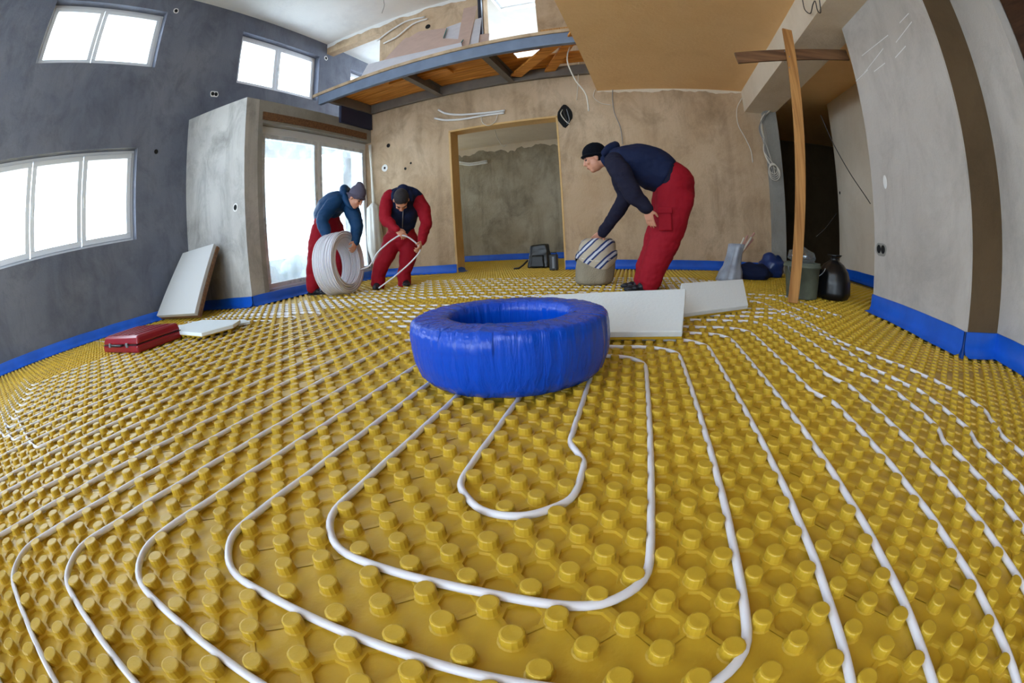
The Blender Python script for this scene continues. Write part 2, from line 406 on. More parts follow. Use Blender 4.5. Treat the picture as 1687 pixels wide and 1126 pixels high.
# sloping roof behind it
p1 = onX(560, 84, X1); p2 = onX(606, 105, X1); sl = (p2.z - p1.z) / (p2.y - p1.y)
def zr(y): return p1.z + sl * (y - p1.y)
y0, y1 = YU + .22, 10.1
SK = (xb + .04, xc - .02, 6.84, 7.42)
mb = MB()
xs = [X1 - .3, SK[0], SK[1], 2.6]; ys = [y0 - .22, SK[2], SK[3], y1]
for i in range(3):
    for j in range(3):
        if (i, j) == (1, 1): continue
        mb.hexa([(xs[i], ys[j], zr(ys[j])), (xs[i + 1], ys[j], zr(ys[j])), (xs[i + 1], ys[j + 1], zr(ys[j + 1])), (xs[i], ys[j + 1], zr(ys[j + 1])),
                 (xs[i], ys[j], zr(ys[j]) + .25), (xs[i + 1], ys[j], zr(ys[j]) + .25), (xs[i + 1], ys[j + 1], zr(ys[j + 1]) + .25), (xs[i], ys[j + 1], zr(ys[j + 1]) + .25)])
struct(mb.build('ceiling_sloping', m_white))
mb = MB(); mb.box((X1 - .3, 10.1, 2.4), (2.6, 10.3, 4.2)); mb.box((X1, YU + .22, 2.74), (2.4, 10.1, 2.87)); struct(mb.build('wall_attic', m_white))

# ragged pale plaster edges where ceilings meet bare walls
def ragged(name, y, x0, x1, zt, d, mat, s=1.0):
    n = 90; top = []; bot = []
    for i in range(n + 1):
        x = x0 + (x1 - x0) * i / n; top.append(Vector((x, y, zt))); bot.append(Vector((x, y, zt - d * (.75 + .7 * noise.noise(Vector((x * 3 * s, 7, 1))) + .45 * noise.noise(Vector((x * 13 * s, 3, 1)))))))
    mb = MB(); k = n + 1; vs = top + bot + [p + Vector((0, -.006, 0)) for p in top + bot]
    fs = [(2 * k + i, 2 * k + i + 1, 3 * k + i + 1, 3 * k + i) for i in range(n)] + [(k + i, k + i + 1, 3 * k + i + 1, 3 * k + i) for i in range(n)]
    mb.add(vs, fs); return struct(mb.build(name, mat))
ragged('trim_7', YB - .001, XL, 1.50, ZC, .05, m_cream)
ragged('trim_8', 8.899, -5, -.35, 2.58, .16, m_cream)
ragged('trim_9', YU - .001, X1, 2.3, ZT, .10, m_white)
# ---- wall behind the camera with unseen glazed openings added for fill light, and the far closing walls
FILL_HOLES = [(-5.6, -3.4, .15, 2.35), (-3.0, -.4, .15, 2.35), (-5.2, -2.0, 3.4, 4.9), (-.1, 1.9, .9, 2.2)]
mb = MB(); wall_cells(mb, 'y', YF, -.3, X1 - .32, 2.6, 0, ZT + .3, FILL_HOLES); struct(mb.build('wall_front', m_wallB))

# ---- windows
def window(name, wx, sashes, handle_at=(), inset=.14, fw=.075, axis='x', pos=X1, out=-1):
    y0, y1, z0, z1 = wx
    def B(mb, ua, ub, za, zb, d0, d1):
        a, b = pos + out * d0, pos + out * d1; lo, hi = min(a, b), max(a, b)
        if axis == 'x': mb.box((lo, ua, za), (hi, ub, zb))
        else: mb.box((ua, lo, za), (ub, hi, zb))
    mb = MB(); f = .045
    B(mb, y0, y1, z0, z0 + f, inset, inset + .08); B(mb, y0, y1, z1 - f, z1, inset, inset + .08)
    B(mb, y0, y0 + f, z0 + f, z1 - f, inset, inset + .08); B(mb, y1 - f, y1, z0 + f, z1 - f, inset, inset + .08)
    fr = struct(mb.build(name, m_upvc, bevel=.006))
    pn = MB()
    for k in range(len(sashes) - 1):
        a = sashes[k] + (f if k == 0 else .006); b = sashes[k + 1] - (f if k == len(sashes) - 2 else .006)
        s = MB(); za, zb = z0 + f, z1 - f
        B(s, a, b, za, za + fw, inset - .015, inset + .055); B(s, a, b, zb - fw, zb, inset - .015, inset + .055)
        B(s, a, a + fw, za + fw, zb - fw, inset - .015, inset + .055); B(s, b - fw, b, za + fw, zb - fw, inset - .015, inset + .055)
        so = s.build('sash', m_upvc, fr, bevel=.006)
        B(pn, a + fw, b - fw, za + fw, zb - fw, inset + .02, inset + .028)
        if k in handle_at:
            h = MB(); c = a + fw / 2; zc = (za + zb) / 2
            B(h, c - .014, c + .014, zc - .04, zc + .04, inset - .03, inset - .016); B(h, c - .01, c + .01, zc - .11, zc + .02, inset - .055, inset - .035)
            B(h, c - .008, c + .008, zc - .008, zc + .008, inset - .045, inset - .02)
            h.build('handle', m_whitep, so)
    pn.build('pane', m_glass, fr)
    return fr
window('window_1', W_UL, [.26, 1.28, 2.46])
window('window_2', W_UR, [4.18, 5.23, 6.33], handle_at=(1,))
window('window_3', W_LOW, [-1.21, -.31, .58, 1.45, 2.34], handle_at=(2, 3))
window('window_4', W_AT, [7.41, 8.35])
window('window_10', FR_W, [6.7, 7.6, 8.5], pos=-5.0, inset=.05)
# roof window
mb = MB()
for (xa_, xb_, ya_, yb_) in ((SK[0], SK[1], SK[2], SK[2] + .05), (SK[0], SK[1], SK[3] - .05, SK[3]), (SK[0], SK[0] + .05, SK[2] + .05, SK[3] - .05), (SK[1] - .05, SK[1], SK[2] + .05, SK[3] - .05)):
    mb.hexa([(xa_, ya_, zr(ya_) + .1), (xb_, ya_, zr(ya_) + .1), (xb_, yb_, zr(yb_) + .1), (xa_, yb_, zr(yb_) + .1), (xa_, ya_, zr(ya_) + .22), (xb_, ya_, zr(ya_) + .22), (xb_, yb_, zr(yb_) + .22), (xa_, yb_, zr(yb_) + .22)])
sk = struct(mb.build('window_5', m_upvc))
mb = MB(); ya_, yb_ = SK[2] + .05, SK[3] - .05
mb.hexa([(SK[0] + .05, ya_, zr(ya_) + .15), (SK[1] - .05, ya_, zr(ya_) + .15), (SK[1] - .05, yb_, zr(yb_) + .15), (SK[0] + .05, yb_, zr(yb_) + .15),
         (SK[0] + .05, ya_, zr(ya_) + .16), (SK[1] - .05, ya_, zr(ya_) + .16), (SK[1] - .05, yb_, zr(yb_) + .16), (SK[0] + .05, yb_, zr(yb_) + .16)]); mb.build('pane', m_glass, sk)
for i, h in enumerate(FILL_HOLES):  # unseen windows behind the camera, added to brighten the foreground
    n = max(2, round((h[1] - h[0]) / .9)); window('window_%d' % (6 + i), h, [h[0] + (h[1] - h[0]) * k / n for k in range(n + 1)], axis='y', pos=YF, out=-1)

# balcony door: frame, two leaves, film-covered glass
D = DOOR; mb = MB(); dx = XB - .12
mb.box((dx - .07, D[0], D[2]), (dx, D[1], D[2] + .06)); mb.box((dx - .07, D[0], D[3] - .10), (dx, D[1], D[3])); mb.box((dx - .07, D[0], D[2] + .06), (dx, D[0] + .05, D[3] - .10)); mb.box((dx - .07, D[1] - .05, D[2] + .06), (dx, D[1], D[3] - .10))
dr = struct(mb.build('door_1', m_upvc, bevel=.006))
ym = 4.76
for a, b in ((D[0] + .05, ym), (ym, D[1] - .05)):
    s = MB(); za, zb = D[2] + .06, D[3] - .10; q = .085
    s.box((dx - .05, a, za), (dx + .02, b, za + q)); s.box((dx - .05, a, zb - q), (dx + .02, b, zb)); s.box((dx - .05, a, za + q), (dx + .02, a + q, zb - q)); s.box((dx - .05, b - q, za + q), (dx + .02, b, zb - q))
    lf = s.build('leaf', m_upvc, dr, bevel=.006)
    g = MB(); g.box((dx - .02, a + q, za + q), (dx - .012, b - q, zb - q)); g.build('pane', m_glass, lf)
    g = MB(); g.box((dx + .021, a + .03, za + .03), (dx + .023, b - .03, zb - .02)); g.build('protective_film', m_film, lf)
# terrace outside the balcony door
mb = MB(); mb.box((-16, YS + .22, -.1), (XB - .22, YB + .25, .0)); mb.box((-16, -12, -.5), (X1 - .4, YS, -.4)); struct(mb.build('floor_terrace', m_terr))
mb = MB(); mb.box((X1 - .3, YS + .22, 0), (X1 - .12, YB + .25, .55)); mb.box((-9, YB + .25, 0), (XB - .25, YB + .45, 2.45)); struct(mb.build('wall_terrace', m_terr))

# ---- blue edge foam
def foam(name, segs):
    mb = MB()
    for (p, q, n) in segs:
        p, q, n = Vector((*p, 0)), Vector((*q, 0)), Vector((*n, 0)); L = (q - p).length; k = max(2, int(L / .12)); rows = []
        for i in range(k + 1):
            b = p.lerp(q, i / k); wv = .006 * noise.noise(Vector((b.x * 3, b.y * 3, 1))); fl = .05 + .03 * noise.noise(Vector((b.x * 4, b.y * 4, 5)))
            rows.append([b + n * .001, b + n * .001 + Vector((0, 0, .15 + wv)), b + n * (.012) + Vector((0, 0, .148 + wv)), b + n * (.014 + wv) + Vector((0, 0, .07)), b + n * (.03) + Vector((0, 0, .034)), b + n * (.03 + fl) + Vector((0, 0, .026))])
        vs = [v for r in rows for v in r]; fs = []
        for i in range(k):
            for j in range(5): fs.append((i * 6 + j, i * 6 + j + 1, (i + 1) * 6 + j + 1, (i + 1) * 6 + j))
        mb.add(vs, fs)
    return struct(mb.build(name, m_bluefoam, smooth=True))
foam('baseboard_left', [((X1, YF), (X1, YS), (1, 0))])
foam('baseboard_bay', [((X1, YS), (XB, YS), (0, -1)), ((XB, YS), (XB, YB), (1, 0))])
foam('baseboard_back', [((XB, YB), (OPEN[0], YB), (0, -1)), ((OPEN[1], YB), (1.76, YB), (0, -1)), ((OPEN[0], YB), (OPEN[0], YB + .25), (1, 0))])
foam('baseboard_far', [((-5, 8.9), (-.35, 8.9), (0, -1)), ((-.35, 8.9), (-.35, 6.25), (-1, 0))])
foam('baseboard_right', [((XP, 3.02), (XP, 1.80), (-1, 0)), ((XP, 1.80), (2.14, 1.80), (0, -1)), ((2.14, 1.80), (2.14, 1.38), (-1, 0)), ((2.14, -.9), (2.14, YF), (-1, 0))])
foam('baseboard_corridor', [((2.95, 6.1), (2.95, 3.0), (-1, 0))])

# ------------------------------------------------------------------ floor: moulded nub panels
CT = np.array([-0.04492, 0.00039, -0.03594, 0.04114, -0.03792, -0.00359, 0.00295, -0.01077, 0.01717, -0.00644, -0.00569, 0.00709, -0.00917, 0.01539, -0.00084, 0.0022, 0.00067, -0.00075, 0.00211])
CU = np.array([-6e-05, 0.0029, 0.00046, 0.00034, -0.00028, 0.00846, 0.00976, 0.00255, -0.00013, 0.00071, 0.0007, 0.00412, -0.00405, 0.00032, 0.00031, 0.00435, -0.00447, -3e-05, 7e-05])
def settle_xy(P):
    """panel grid to floor: the panels lie about 2.5 degrees askew to the walls, slightly stretched towards the sides"""
    P = np.atleast_2d(np.asarray(P, float)); r = np.maximum(np.hypot(P[:, 0], P[:, 1]), 1e-4)
    th = np.arctan2(P[:, 0], P[:, 1]); el = np.arctan2(CAM_H, r)
    t = np.clip(th, -2.1, 1.5); u = np.clip(el, .03, 1.08)
    Fm = np.stack([t ** i * u ** j for i in range(5) for j in range(5) if i + j <= 5], 1)
    fade = np.clip((1.35 - el) / .27, 0, 1)
    th2 = th + (Fm @ CT) ; el2 = el + (Fm @ CU) * fade
    r2 = CAM_H / np.tan(np.clip(el2, .02, 1.57))
    return np.stack([r2 * np.sin(th2), r2 * np.cos(th2)], 1)
GX, GY, ST = .036, -.004, .05
def floor_mesh():
    V = []; Fq = []; off = 0
    I0, I1, J0, J1 = -128, 62, -70, 180
    I, J = np.meshgrid(np.arange(I0, I1), np.arange(J0, J1), indexing='ij'); I = I.ravel(); J = J.ravel()
    cx = GX + I * ST; cy = GY + J * ST; dist = np.hypot(cx, cy)
    inside = (cx > -6.35) & (cx < 3.1) & (cy > YF) & (cy < 9.0)
    inside &= ~((cx < -4.9) & (cy > 3.9) & (cy < 6.2)) & ~((cx > 2.4) & (cy < 2.6))
    front = (cy > -1.6)
    # nubs
    ev = ((I + J) % 2 == 0) & inside
    for sel, seg, rings in ((ev & (dist < 2.6) & front, 14, [(.0215, .0048), (.0183, .0070), (.0176, .0226), (.0166, .0243), (.0140, .0250)]),
                            (ev & (dist >= 2.6) & (dist < 4.6) & front, 10, [(.0205, .0048), (.0180, .0075), (.0174, .0230), (.0158, .0249)]),
                            (ev & ((dist >= 4.6) | ~front), 7, [(.0185, .0048), (.0172, .0235), (.0150, .0249)])):
        n = int(sel.sum()); k = len(rings); a = 2 * np.pi * np.arange(seg) / seg
        lv = np.array([(r * np.cos(t), r * np.sin(t), z) for r, z in rings for t in a] + [(0, 0, .0246)])
        C = np.stack([cx[sel], cy[sel]], 1)
        rs = np.random.RandomState(3); jit = 1 + rs.uniform(-.05, .05, (n, 1))
        X = C[:, None, :] + lv[None, :, :2] * jit[:, :, None]
        Z = np.broadcast_to(lv[None, :, 2], (n, len(lv))).copy()
        if seg == 14: Z[:, -1] += rs.uniform(-.0004, .0004, n)
        XY = settle_xy(X.reshape(-1, 2)); V.append(np.c_[XY, Z.ravel()])
        q = [[i * seg + s, i * seg + (s + 1) % seg, (i + 1) * seg + (s + 1) % seg, (i + 1) * seg + s] for i in range(k - 1) for s in range(seg)]
        q += [[(k - 1) * seg + s, (k - 1) * seg + (s + 1) % seg, k * seg, -1] for s in range(seg)]
        q = np.array(q); Q = q[None] + (off + np.arange(n) * len(lv))[:, None, None]; Q[:, q[:, 3] < 0, 3] = -1
        Fq.append(Q.reshape(-1, 4)); off += n * len(lv)
    # webs with octagonal recesses (one diamond per empty grid place)
    od = ((I + J) % 2 == 1) & inside
    seamx = np.zeros(len(I), bool); 
    for k in range(-9, 5): seamx |= np.abs(cx - (-.414 + .8 * k)) < .03
    for k in range(-4, 9): seamx |= np.abs(cy - (.321 + 1.2 * k)) < .03
    near = (dist < 4.0) & front
    oc = [(.0287 * np.cos(np.pi / 8 + m * np.pi / 4), .0287 * np.sin(np.pi / 8 + m * np.pi / 4)) for m in range(8)]
    dm = [(.05, 0), (0, .05), (-.05, 0), (0, -.05)]
    s1 = od & near & ~seamx; n = int(s1.sum())
    lv = np.array([(x, y, .0062) for x, y in dm] + [(x, y, .0056) for x, y in oc] + [(x * .93, y * .93, 0) for x, y in oc])
    q = []
    for k in range(4):
        o1 = 4 + (2 * k) % 8; o0 = 4 + (2 * k - 1) % 8; o2 = 4 + (2 * k + 1) % 8
        q.append([k, o1, o0, -1]); q.append([k, (k + 1) % 4, o2, o1])
    for m in range(8): q.append([4 + m, 4 + (m + 1) % 8, 12 + (m + 1) % 8, 12 + m])
    q += [[12, 13, 14, 15], [12, 15, 16, 19], [16, 17, 18, 19]]
    q = np.array(q); C = np.stack([cx[s1], cy[s1]], 1); X = C[:, None, :] + lv[None, :, :2]
    V.append(np.c_[settle_xy(X.reshape(-1, 2)), np.tile(lv[:, 2], n)]); Q = q[None] + (off + np.arange(n) * 20)[:, None, None]; Q[:, q[:, 3] < 0, 3] = -1
    Fq.append(Q.reshape(-1, 4)); off += n * 20
    s2 = od & (~near | seamx); n = int(s2.sum()); lv = np.array([(x, y, .005) for x, y in dm]); C = np.stack([cx[s2], cy[s2]], 1)
    X = C[:, None, :] + lv[None, :, :2]; V.append(np.c_[settle_xy(X.reshape(-1, 2)), np.tile(lv[:, 2], n)])
    Fq.append((np.array([[0, 1, 2, 3]])[None] + (off + np.arange(n) * 4)[:, None, None]).reshape(-1, 4)); off += n * 4
    # screed slab underneath
    b = np.array([(-6.4, YF - .1, -.003), (6, YF - .1, -.003), (6, 9.2, -.003), (-6.4, 9.2, -.003), (-6.4, YF - .1, -.2), (6, YF - .1, -.2), (6, 9.2, -.2), (-6.4, 9.2, -.2)])
    V.append(b); Fq.append(np.array([(0, 1, 2, 3), (7, 6, 5, 4), (0, 4, 5, 1), (1, 5, 6, 2), (2, 6, 7, 3), (3, 7, 4, 0)]) + off)
    V = np.concatenate(V); Q = np.concatenate(Fq); tri = Q[:, 3] < 0; Q = np.concatenate([Q[~tri], np.c_[Q[tri][:, :3], np.full(int(tri.sum()), -1)]])
    nq = int((~tri).sum()); nt = int(tri.sum())
    me = bpy.data.meshes.new('floor'); me.vertices.add(len(V)); me.vertices.foreach_set('co', V.astype(np.float32).ravel())
    loops = np.concatenate([Q[:nq].ravel(), Q[nq:, :3].ravel()]).astype(np.int32)
    me.loops.add(len(loops)); me.loops.foreach_set('vertex_index', loops)
    me.polygons.add(nq + nt); ls = np.concatenate([np.arange(nq) * 4, nq * 4 + np.arange(nt) * 3]).astype(np.int32)
    me.polygons.foreach_set('loop_start', ls)
    try: me.polygons.foreach_set('loop_total', np.concatenate([np.full(nq, 4), np.full(nt, 3)]).astype(np.int32))
    except Exception: pass
    me.polygons.foreach_set('use_smooth', np.zeros(nq + nt, bool)); me.update(calc_edges=True); me.validate()
    return me
m_floor = M('yellow_nub_panel', (196, 162, 46), .42, spec=.45, bump=.18, bscale=40, noise_amt=.08, nscale=3)
me = floor_mesh(); me.materials.append(m_floor)
fo = bpy.data.objects.new('floor', me); COL.objects.link(fo); struct(fo)

# ------------------------------------------------------------------ heating pipes
def fillet(P, r):
    out = [Vector(P[0])]
    for i in range(1, len(P) - 1):
        a, b, c = Vector(P[i - 1]), Vector(P[i]), Vector(P[i + 1]); d1 = (a - b); d2 = (c - b); l1, l2 = d1.length, d2.length
        if l1 < 1e-6 or l2 < 1e-6: continue
        d1.normalize(); d2.normalize(); ang = d1.angle(d2, PI)
        if ang > PI - .02: continue
        t = min(r / math.tan(ang / 2), l1 * .49, l2 * .49); p, q = b + d1 * t, b + d2 * t
        n = max(4, int((PI - ang) / .15))
        for k in range(n + 1):
            s = k / n; out.append(p * (1 - s) ** 2 + b * 2 * s * (1 - s) + q * s * s) if ang > 2.2 else out.append(_arc(p, b, q, s))
    out.append(Vector(P[-1])); return out
def _arc(p, b, q, s):   # rounder than a parabola: cubic with circular handles
    k = .5523; p1 = p.lerp(b, k); q1 = q.lerp(b, k)
    return p * (1 - s) ** 3 + p1 * 3 * s * (1 - s) ** 2 + q1 * 3 * s * s * (1 - s) + q * s ** 3
def resample(P, step):
    out = [P[0]]
    for a, b in zip(P[:-1], P[1:]):
        n = max(1, int(math.ceil((b - a).length / step)))
        for k in range(1, n + 1): out.append(a.lerp(b, k / n))
    return out
def relax(P):
    A = np.array([(p.x, p.y) for p in P])
    if len(A) < 5: return P
    for it in range(40):
        u = np.round(((A[:, 0] - GX) + (A[:, 1] - GY)) / (2 * ST)); v = np.round(((A[:, 0] - GX) - (A[:, 1] - GY)) / (2 * ST))
        c = np.stack([GX + ST * (u + v), GY + ST * (u - v)], 1); d = A - c; r = np.maximum(np.hypot(d[:, 0], d[:, 1]), 1e-6)
        push = np.where((r < .0262)[:, None], d * ((.0262 - r) / r)[:, None], 0)
        for q in range(2): push[1:-1] = .5 * push[1:-1] + .25 * (push[:-2] + push[2:])
        A = A + push * 1.2
    for q in range(6): A[1:-1] = .6 * A[1:-1] + .2 * (A[:-2] + A[2:])
    return [Vector((a, b)) for a, b in A]
def pipe(pts, label, r=.10, group='white heating pipes laid on the floor', seg=10, step=.025, z=.0142):
    P = resample(fillet([Vector((x, y)) for x, y in pts], r), step)
    P = relax(P); Q = settle_xy([(p.x, p.y) for p in P]); mb = MB()
    mb.tube([(a, b, z + .0008 * math.sin(i * .7)) for i, (a, b) in enumerate(Q)], .0081, seg=seg)
    o = mb.build('heating_pipe', m_pipe, smooth=True, fix=False); link_origin(o, (Q[0][0], Q[0][1], 0))
    return tag(o, label, 'pipe', group)
def gx(k): return .061 + .15 * k
def gl(k): return -.539 - .15 * k
def gb(k): return .421 - .15 * k
# innermost loop in front of the coil
pipe([(-.139, 1.55), (-.139, .945), (-.089, .848), (-.089, .622), (-.339, .622), (-.339, 1.2), (-.36, 1.5)], 'innermost white heating pipe loop bent like a U right in front of the blue coil', r=.115)
names = {0: 'second white heating pipe loop out from the blue coil',
         1: 'third white heating pipe loop out from the blue coil',
         2: 'fourth white heating pipe loop out from the blue coil',
         3: 'fifth white heating pipe loop out from the blue coil', 4: 'sixth white heating pipe loop out from the blue coil',
         5: 'seventh white heating pipe loop out from the blue coil', 6: 'eighth white heating pipe loop out from the blue coil',
         7: 'ninth white heating pipe loop out from the blue coil', 8: 'outermost white heating pipe loop, running along the right wall'}
RJ = {4: [(.661, 1.9), (.661, 1.35), (.711, 1.2), (.711, .1)], 5: [(.811, 2.1), (.811, 1.55), (.861, 1.4), (.861, -.1)], 6: [(.961, 2.2), (.961, 1.6), (1.011, 1.5), (1.061, 1.3), (1.061, 1.05), (1.011, .9), (1.011, 0)],
      7: [(1.111, 2.6), (1.111, 1.6), (1.161, 1.45), (1.211, 1.3), (1.211, 1.0), (1.161, .85), (1.161, -.1)], 8: [(1.161, 2.7), (1.161, 2.1), (1.261, 1.8), (1.411, 1.45), (1.461, 1.2), (1.461, 1.05), (1.361, .9), (1.361, -.2)]}
def tops(k): return {5: 2.521, 6: 2.671, 7: 2.821, 8: 2.971}.get(k, 1.721 + .15 * k)
for k in range(9):
    right = RJ.get(k, [(gx(k), tops(k) - .3), (gx(k), gb(k) + .3)])
    x0 = right[0][0]; xe = right[-1][0]; b = gb(k); l = gl(k)
    loop = [(x0, tops(k))] + right + [(xe, b), (l, b)]
    if k < 2: pts = [(-.45, tops(k))] + loop + [(l, 1.25), (l, 1.5)]
    else:
        tl = 1.625 + .15 * (k - 2)
        pts = [(-.2 if k < 6 else .25, tops(k))] + loop + [(l, tl), (-.75, tl), (-.7, tl + (.1 if k < 5 else 0)), (-.35, tl + (.1 if k < 5 else 0))]
    pipe(pts, names[k], r=.13)
# left-hand field: parallel runs towards the left wall
lw = ['first', 'second', 'third', 'fourth', 'fifth', 'sixth', 'seventh', 'eighth', 'ninth', 'tenth', 'eleventh', 'twelfth']
for k in range(9, 21):
    l = gl(k); i = k - 9
    if i < 3:
        tl = 2.675 + .15 * (i); pts = [(.2 + .1 * i, tl), (l, tl), (l, .10 - .30 * (i % 2) - .05 * i), (l - .9, .10 - .30 * (i % 2) - .05 * i)]
    else:
        tl = 2.725 - .15 * (i - 3); pts = [(l - 1.6, tl), (l, tl), (l, -.05 + .05 * (i - 3)), (l - .6, -.05 + .05 * (i - 3))]
    pipe(pts, '%s white pipe run left of the nested loops, counting towards the left wall' % lw[i], r=.11, seg=8, step=.05)
# hairpins by the balcony bay
hp = ['tip nearest the big white roll', 'second tip from the big white roll', 'third tip from the big white roll', 'fourth tip from the big white roll']
for k in range(4):
    ya = 3.271 - .2 * k; tx = -2.05 - .22 * k
    pipe([(-4.1, ya), (tx, ya), (tx, ya - .1), (-3.9 - .05 * k, ya - .1)], 'white heating pipe hairpin on the left, %s' % hp[k], r=.049, seg=8, step=.05)
# far rows in front of the back wall
for k in range(9):
    y = 3.121 + .2 * k + (.25 if k == 0 else .1); a = -3.3 + .1 * k + (.15 if k % 2 else 0); bx = [-.2, .15, 1.0, .95, .9, 1.15, 1.1, 1.05, .75][k]
    pipe([(a + .05, y + .1), (a, y + .1), (a, y), (bx, y), (bx, y + .1), (bx - .6, y + .1)], 'white heating pipe row crossing before the far wall, %s behind the coil' % lw[k], r=.049, seg=6, step=.05)
# ends on the right in front of the stub wall
for k in range(3):
    x = 1.061 + .2 * k; pipe([(x - .5, 3.321 + .2 * k), (x, 3.321 + .2 * k), (x, 2.971 + .1 * k), (x + .1, 2.6 + .1 * k)], 'short bent white heating pipe before the timber brace, %s from the white panels' % lw[k], r=.1, seg=8, step=.05)
# ------------------------------------------------------------------ blue wrapped pipe coil
def film_mat():
    m = bpy.data.materials.new('blue_stretch_film'); m.use_nodes = True; nt = m.node_tree; b = nt.nodes['Principled BSDF']; L = nt.links.new
    b.inputs['Base Color'].default_value = lin((0, 72, 196)); b.inputs['Roughness'].default_value = .24; b.inputs['Specular IOR Level'].default_value = .32
    b.inputs['Coat Weight'].default_value = .12; b.inputs['Coat Roughness'].default_value = .12
    tc = nt.nodes.new('ShaderNodeTexCoord'); g = nt.nodes.new('ShaderNodeMapping'); g.inputs['Scale'].default_value = (26, 26, 3); L(tc.outputs['Object'], g.inputs['Vector'])
    n = nt.nodes.new('ShaderNodeTexNoise'); n.inputs['Scale'].default_value = 1.5; n.inputs['Detail'].default_value = 5; n.inputs['Distortion'].default_value = .6; L(g.outputs['Vector'], n.inputs['Vector'])
    bp = nt.nodes.new('ShaderNodeBump'); bp.inputs['Strength'].default_value = .55; bp.inputs['Distance'].default_value = .02; L(n.outputs['Fac'], bp.inputs['Height']); L(bp.outputs['Normal'], b.inputs['Normal'])
    return m
m_bfilm = film_mat()
CC = Vector((-.506, 1.468, .0245)); H = .215
t = thing('wrapped_pipe_coil', 'coil of heating pipe wrapped in shiny blue stretch film in the middle of the floor', 'pipe coil')
prof = [(.215, .03), (.235, .006), (.29, 0), (.318, .006), (.341, .032), (.357, .08), (.362, .13), (.360, .18), (.356, .206), (.351, .213), (.343, .217), (.30, .221), (.25, .221), (.228, .218), (.219, .211), (.213, .19), (.210, .10)]
def dense(pr, n):
    o = []
    for a, b in zip(pr[:-1], pr[1:]):
        k = max(1, int(math.hypot(b[0] - a[0], b[1] - a[1]) / n))
        o += [(a[0] + (b[0] - a[0]) * i / k, a[1] + (b[1] - a[1]) * i / k) for i in range(k)]
    return o + [pr[-1]]
prof = dense(prof, .012); SEG = 240
def pleat(p, a, i):
    r = math.hypot(p.x, p.y); z = p.z
    w = noise.noise(Vector((math.cos(a) * 11, math.sin(a) * 11, z * 2.5 + r * 3))) * .0042
    w += noise.noise(Vector((math.cos(a) * 38, math.sin(a) * 38, z * 5 + r * 4))) * .0028
    w += noise.noise(Vector((math.cos(a) * 2.2, math.sin(a) * 2.2, z * 6))) * .0035
    top = max(0, min(1, (z - .195) / .02))
    rr = r + w * (1 - top) * (1 if r > .26 else -.6)
    return Vector((math.cos(a) * rr, math.sin(a) * rr, z + w * .7 * top + noise.noise(Vector((math.cos(a) * 1.6, math.sin(a) * 1.6, 3))) * .003 * top))
mb = MB(); mb.lathe(prof, SEG, CC, fn=pleat, cap=False)
n = len(prof); mb.add([], []);  # close the ring section
mb.f += [((n - 1) * SEG + k, (n - 1) * SEG + (k + 1) % SEG, (k + 1) % SEG, k) for k in range(SEG)]; mb.m += [0] * SEG
mb.build('stretch_film', m_bfilm, t, smooth=True)
mb = MB()   # loose film tail folded over the rim
a0 = math.atan2(-.9, -.55)
for q in range(2):
    vs = []; fs = []
    for i in range(14):
        for j in range(5):
            a = a0 - .35 + .045 * i + q * .5; s = j / 4; r = .30 + .066 * min(1, s * 1.6) + .004 * noise.noise(Vector((i * .7, j, q))); z = .2195 + .002 * (i % 2) - (max(0, s - .45) * .12) + .004 * noise.noise(Vector((i * .8, j * 1.3, q + 5)))
            vs.append(CC + Vector((math.cos(a) * r, math.sin(a) * r, z)))
    for i in range(13):
        for j in range(4): fs.append((i * 5 + j, i * 5 + j + 1, (i + 1) * 5 + j + 1, (i + 1) * 5 + j))
    mb.add(vs, fs)
mb.build('film_tail', m_bfilm, t, smooth=True)
settle(t, CC)

# ------------------------------------------------------------------ white insulation boards by the coil
def slab(mb, quad, th, mi=0):
    n = (Vector(quad[1]) - Vector(quad[0])).cross(Vector(quad[2]) - Vector(quad[0])).normalized()
    if n.z < 0: n = -n
    return mb.prism(quad, n, th, mi), n
def board(name, label, quad, th, group=None, under=None):
    t = thing(name, label, 'board', group); mb = MB(); _, n = slab(mb, quad, th); mb.build('foam', m_eps, t, bevel=.004)
    if under:
        mb = MB(); slab(mb, [Vector(p) - n * th for p in quad], .012)
        k = under
        mb.build('yellow_skin', m_floor, t)
    c = sum((Vector(p) for p in quad), Vector()) / len(quad); settle(t, (c.x, c.y, min(Vector(p).z for p in quad) - th)); return t
zA = .068
A0 = onZ(1124, 546, zA); A1 = onZ(1005, 547, zA); sA = (A1 - A0).normalized(); nA = Vector((sA.y, -sA.x, 0)); nA = nA if nA.y > 0 else -nA
A2_ = onP(1130, 476, A0 + nA * .46, nA); A3_ = onP(893, 487, A0 + nA * .46, nA)
board('insulation_panel', 'white polystyrene panel right behind the blue coil, nearer of two', [A0, A2_, A3_, A0 + sA * (A2_ - A3_).length], .030, 'white insulation panels behind the coil', under=1)
NM = onZ(1130, 516, .062); NR = onZ(1233, 503, .062); u = (NR - NM).normalized(); nrm = Vector((-u.y, u.x, 0))
FR = onP(1224, 460, NR + nrm * .30, nrm); ext = u * ((NR - NM).length + .06)
board('insulation_panel', 'white polystyrene panel tilted up behind the nearer one, reaching towards the timber brace', [NR, FR, FR - ext, NR - ext], .030, 'white insulation panels behind the coil', under=1)

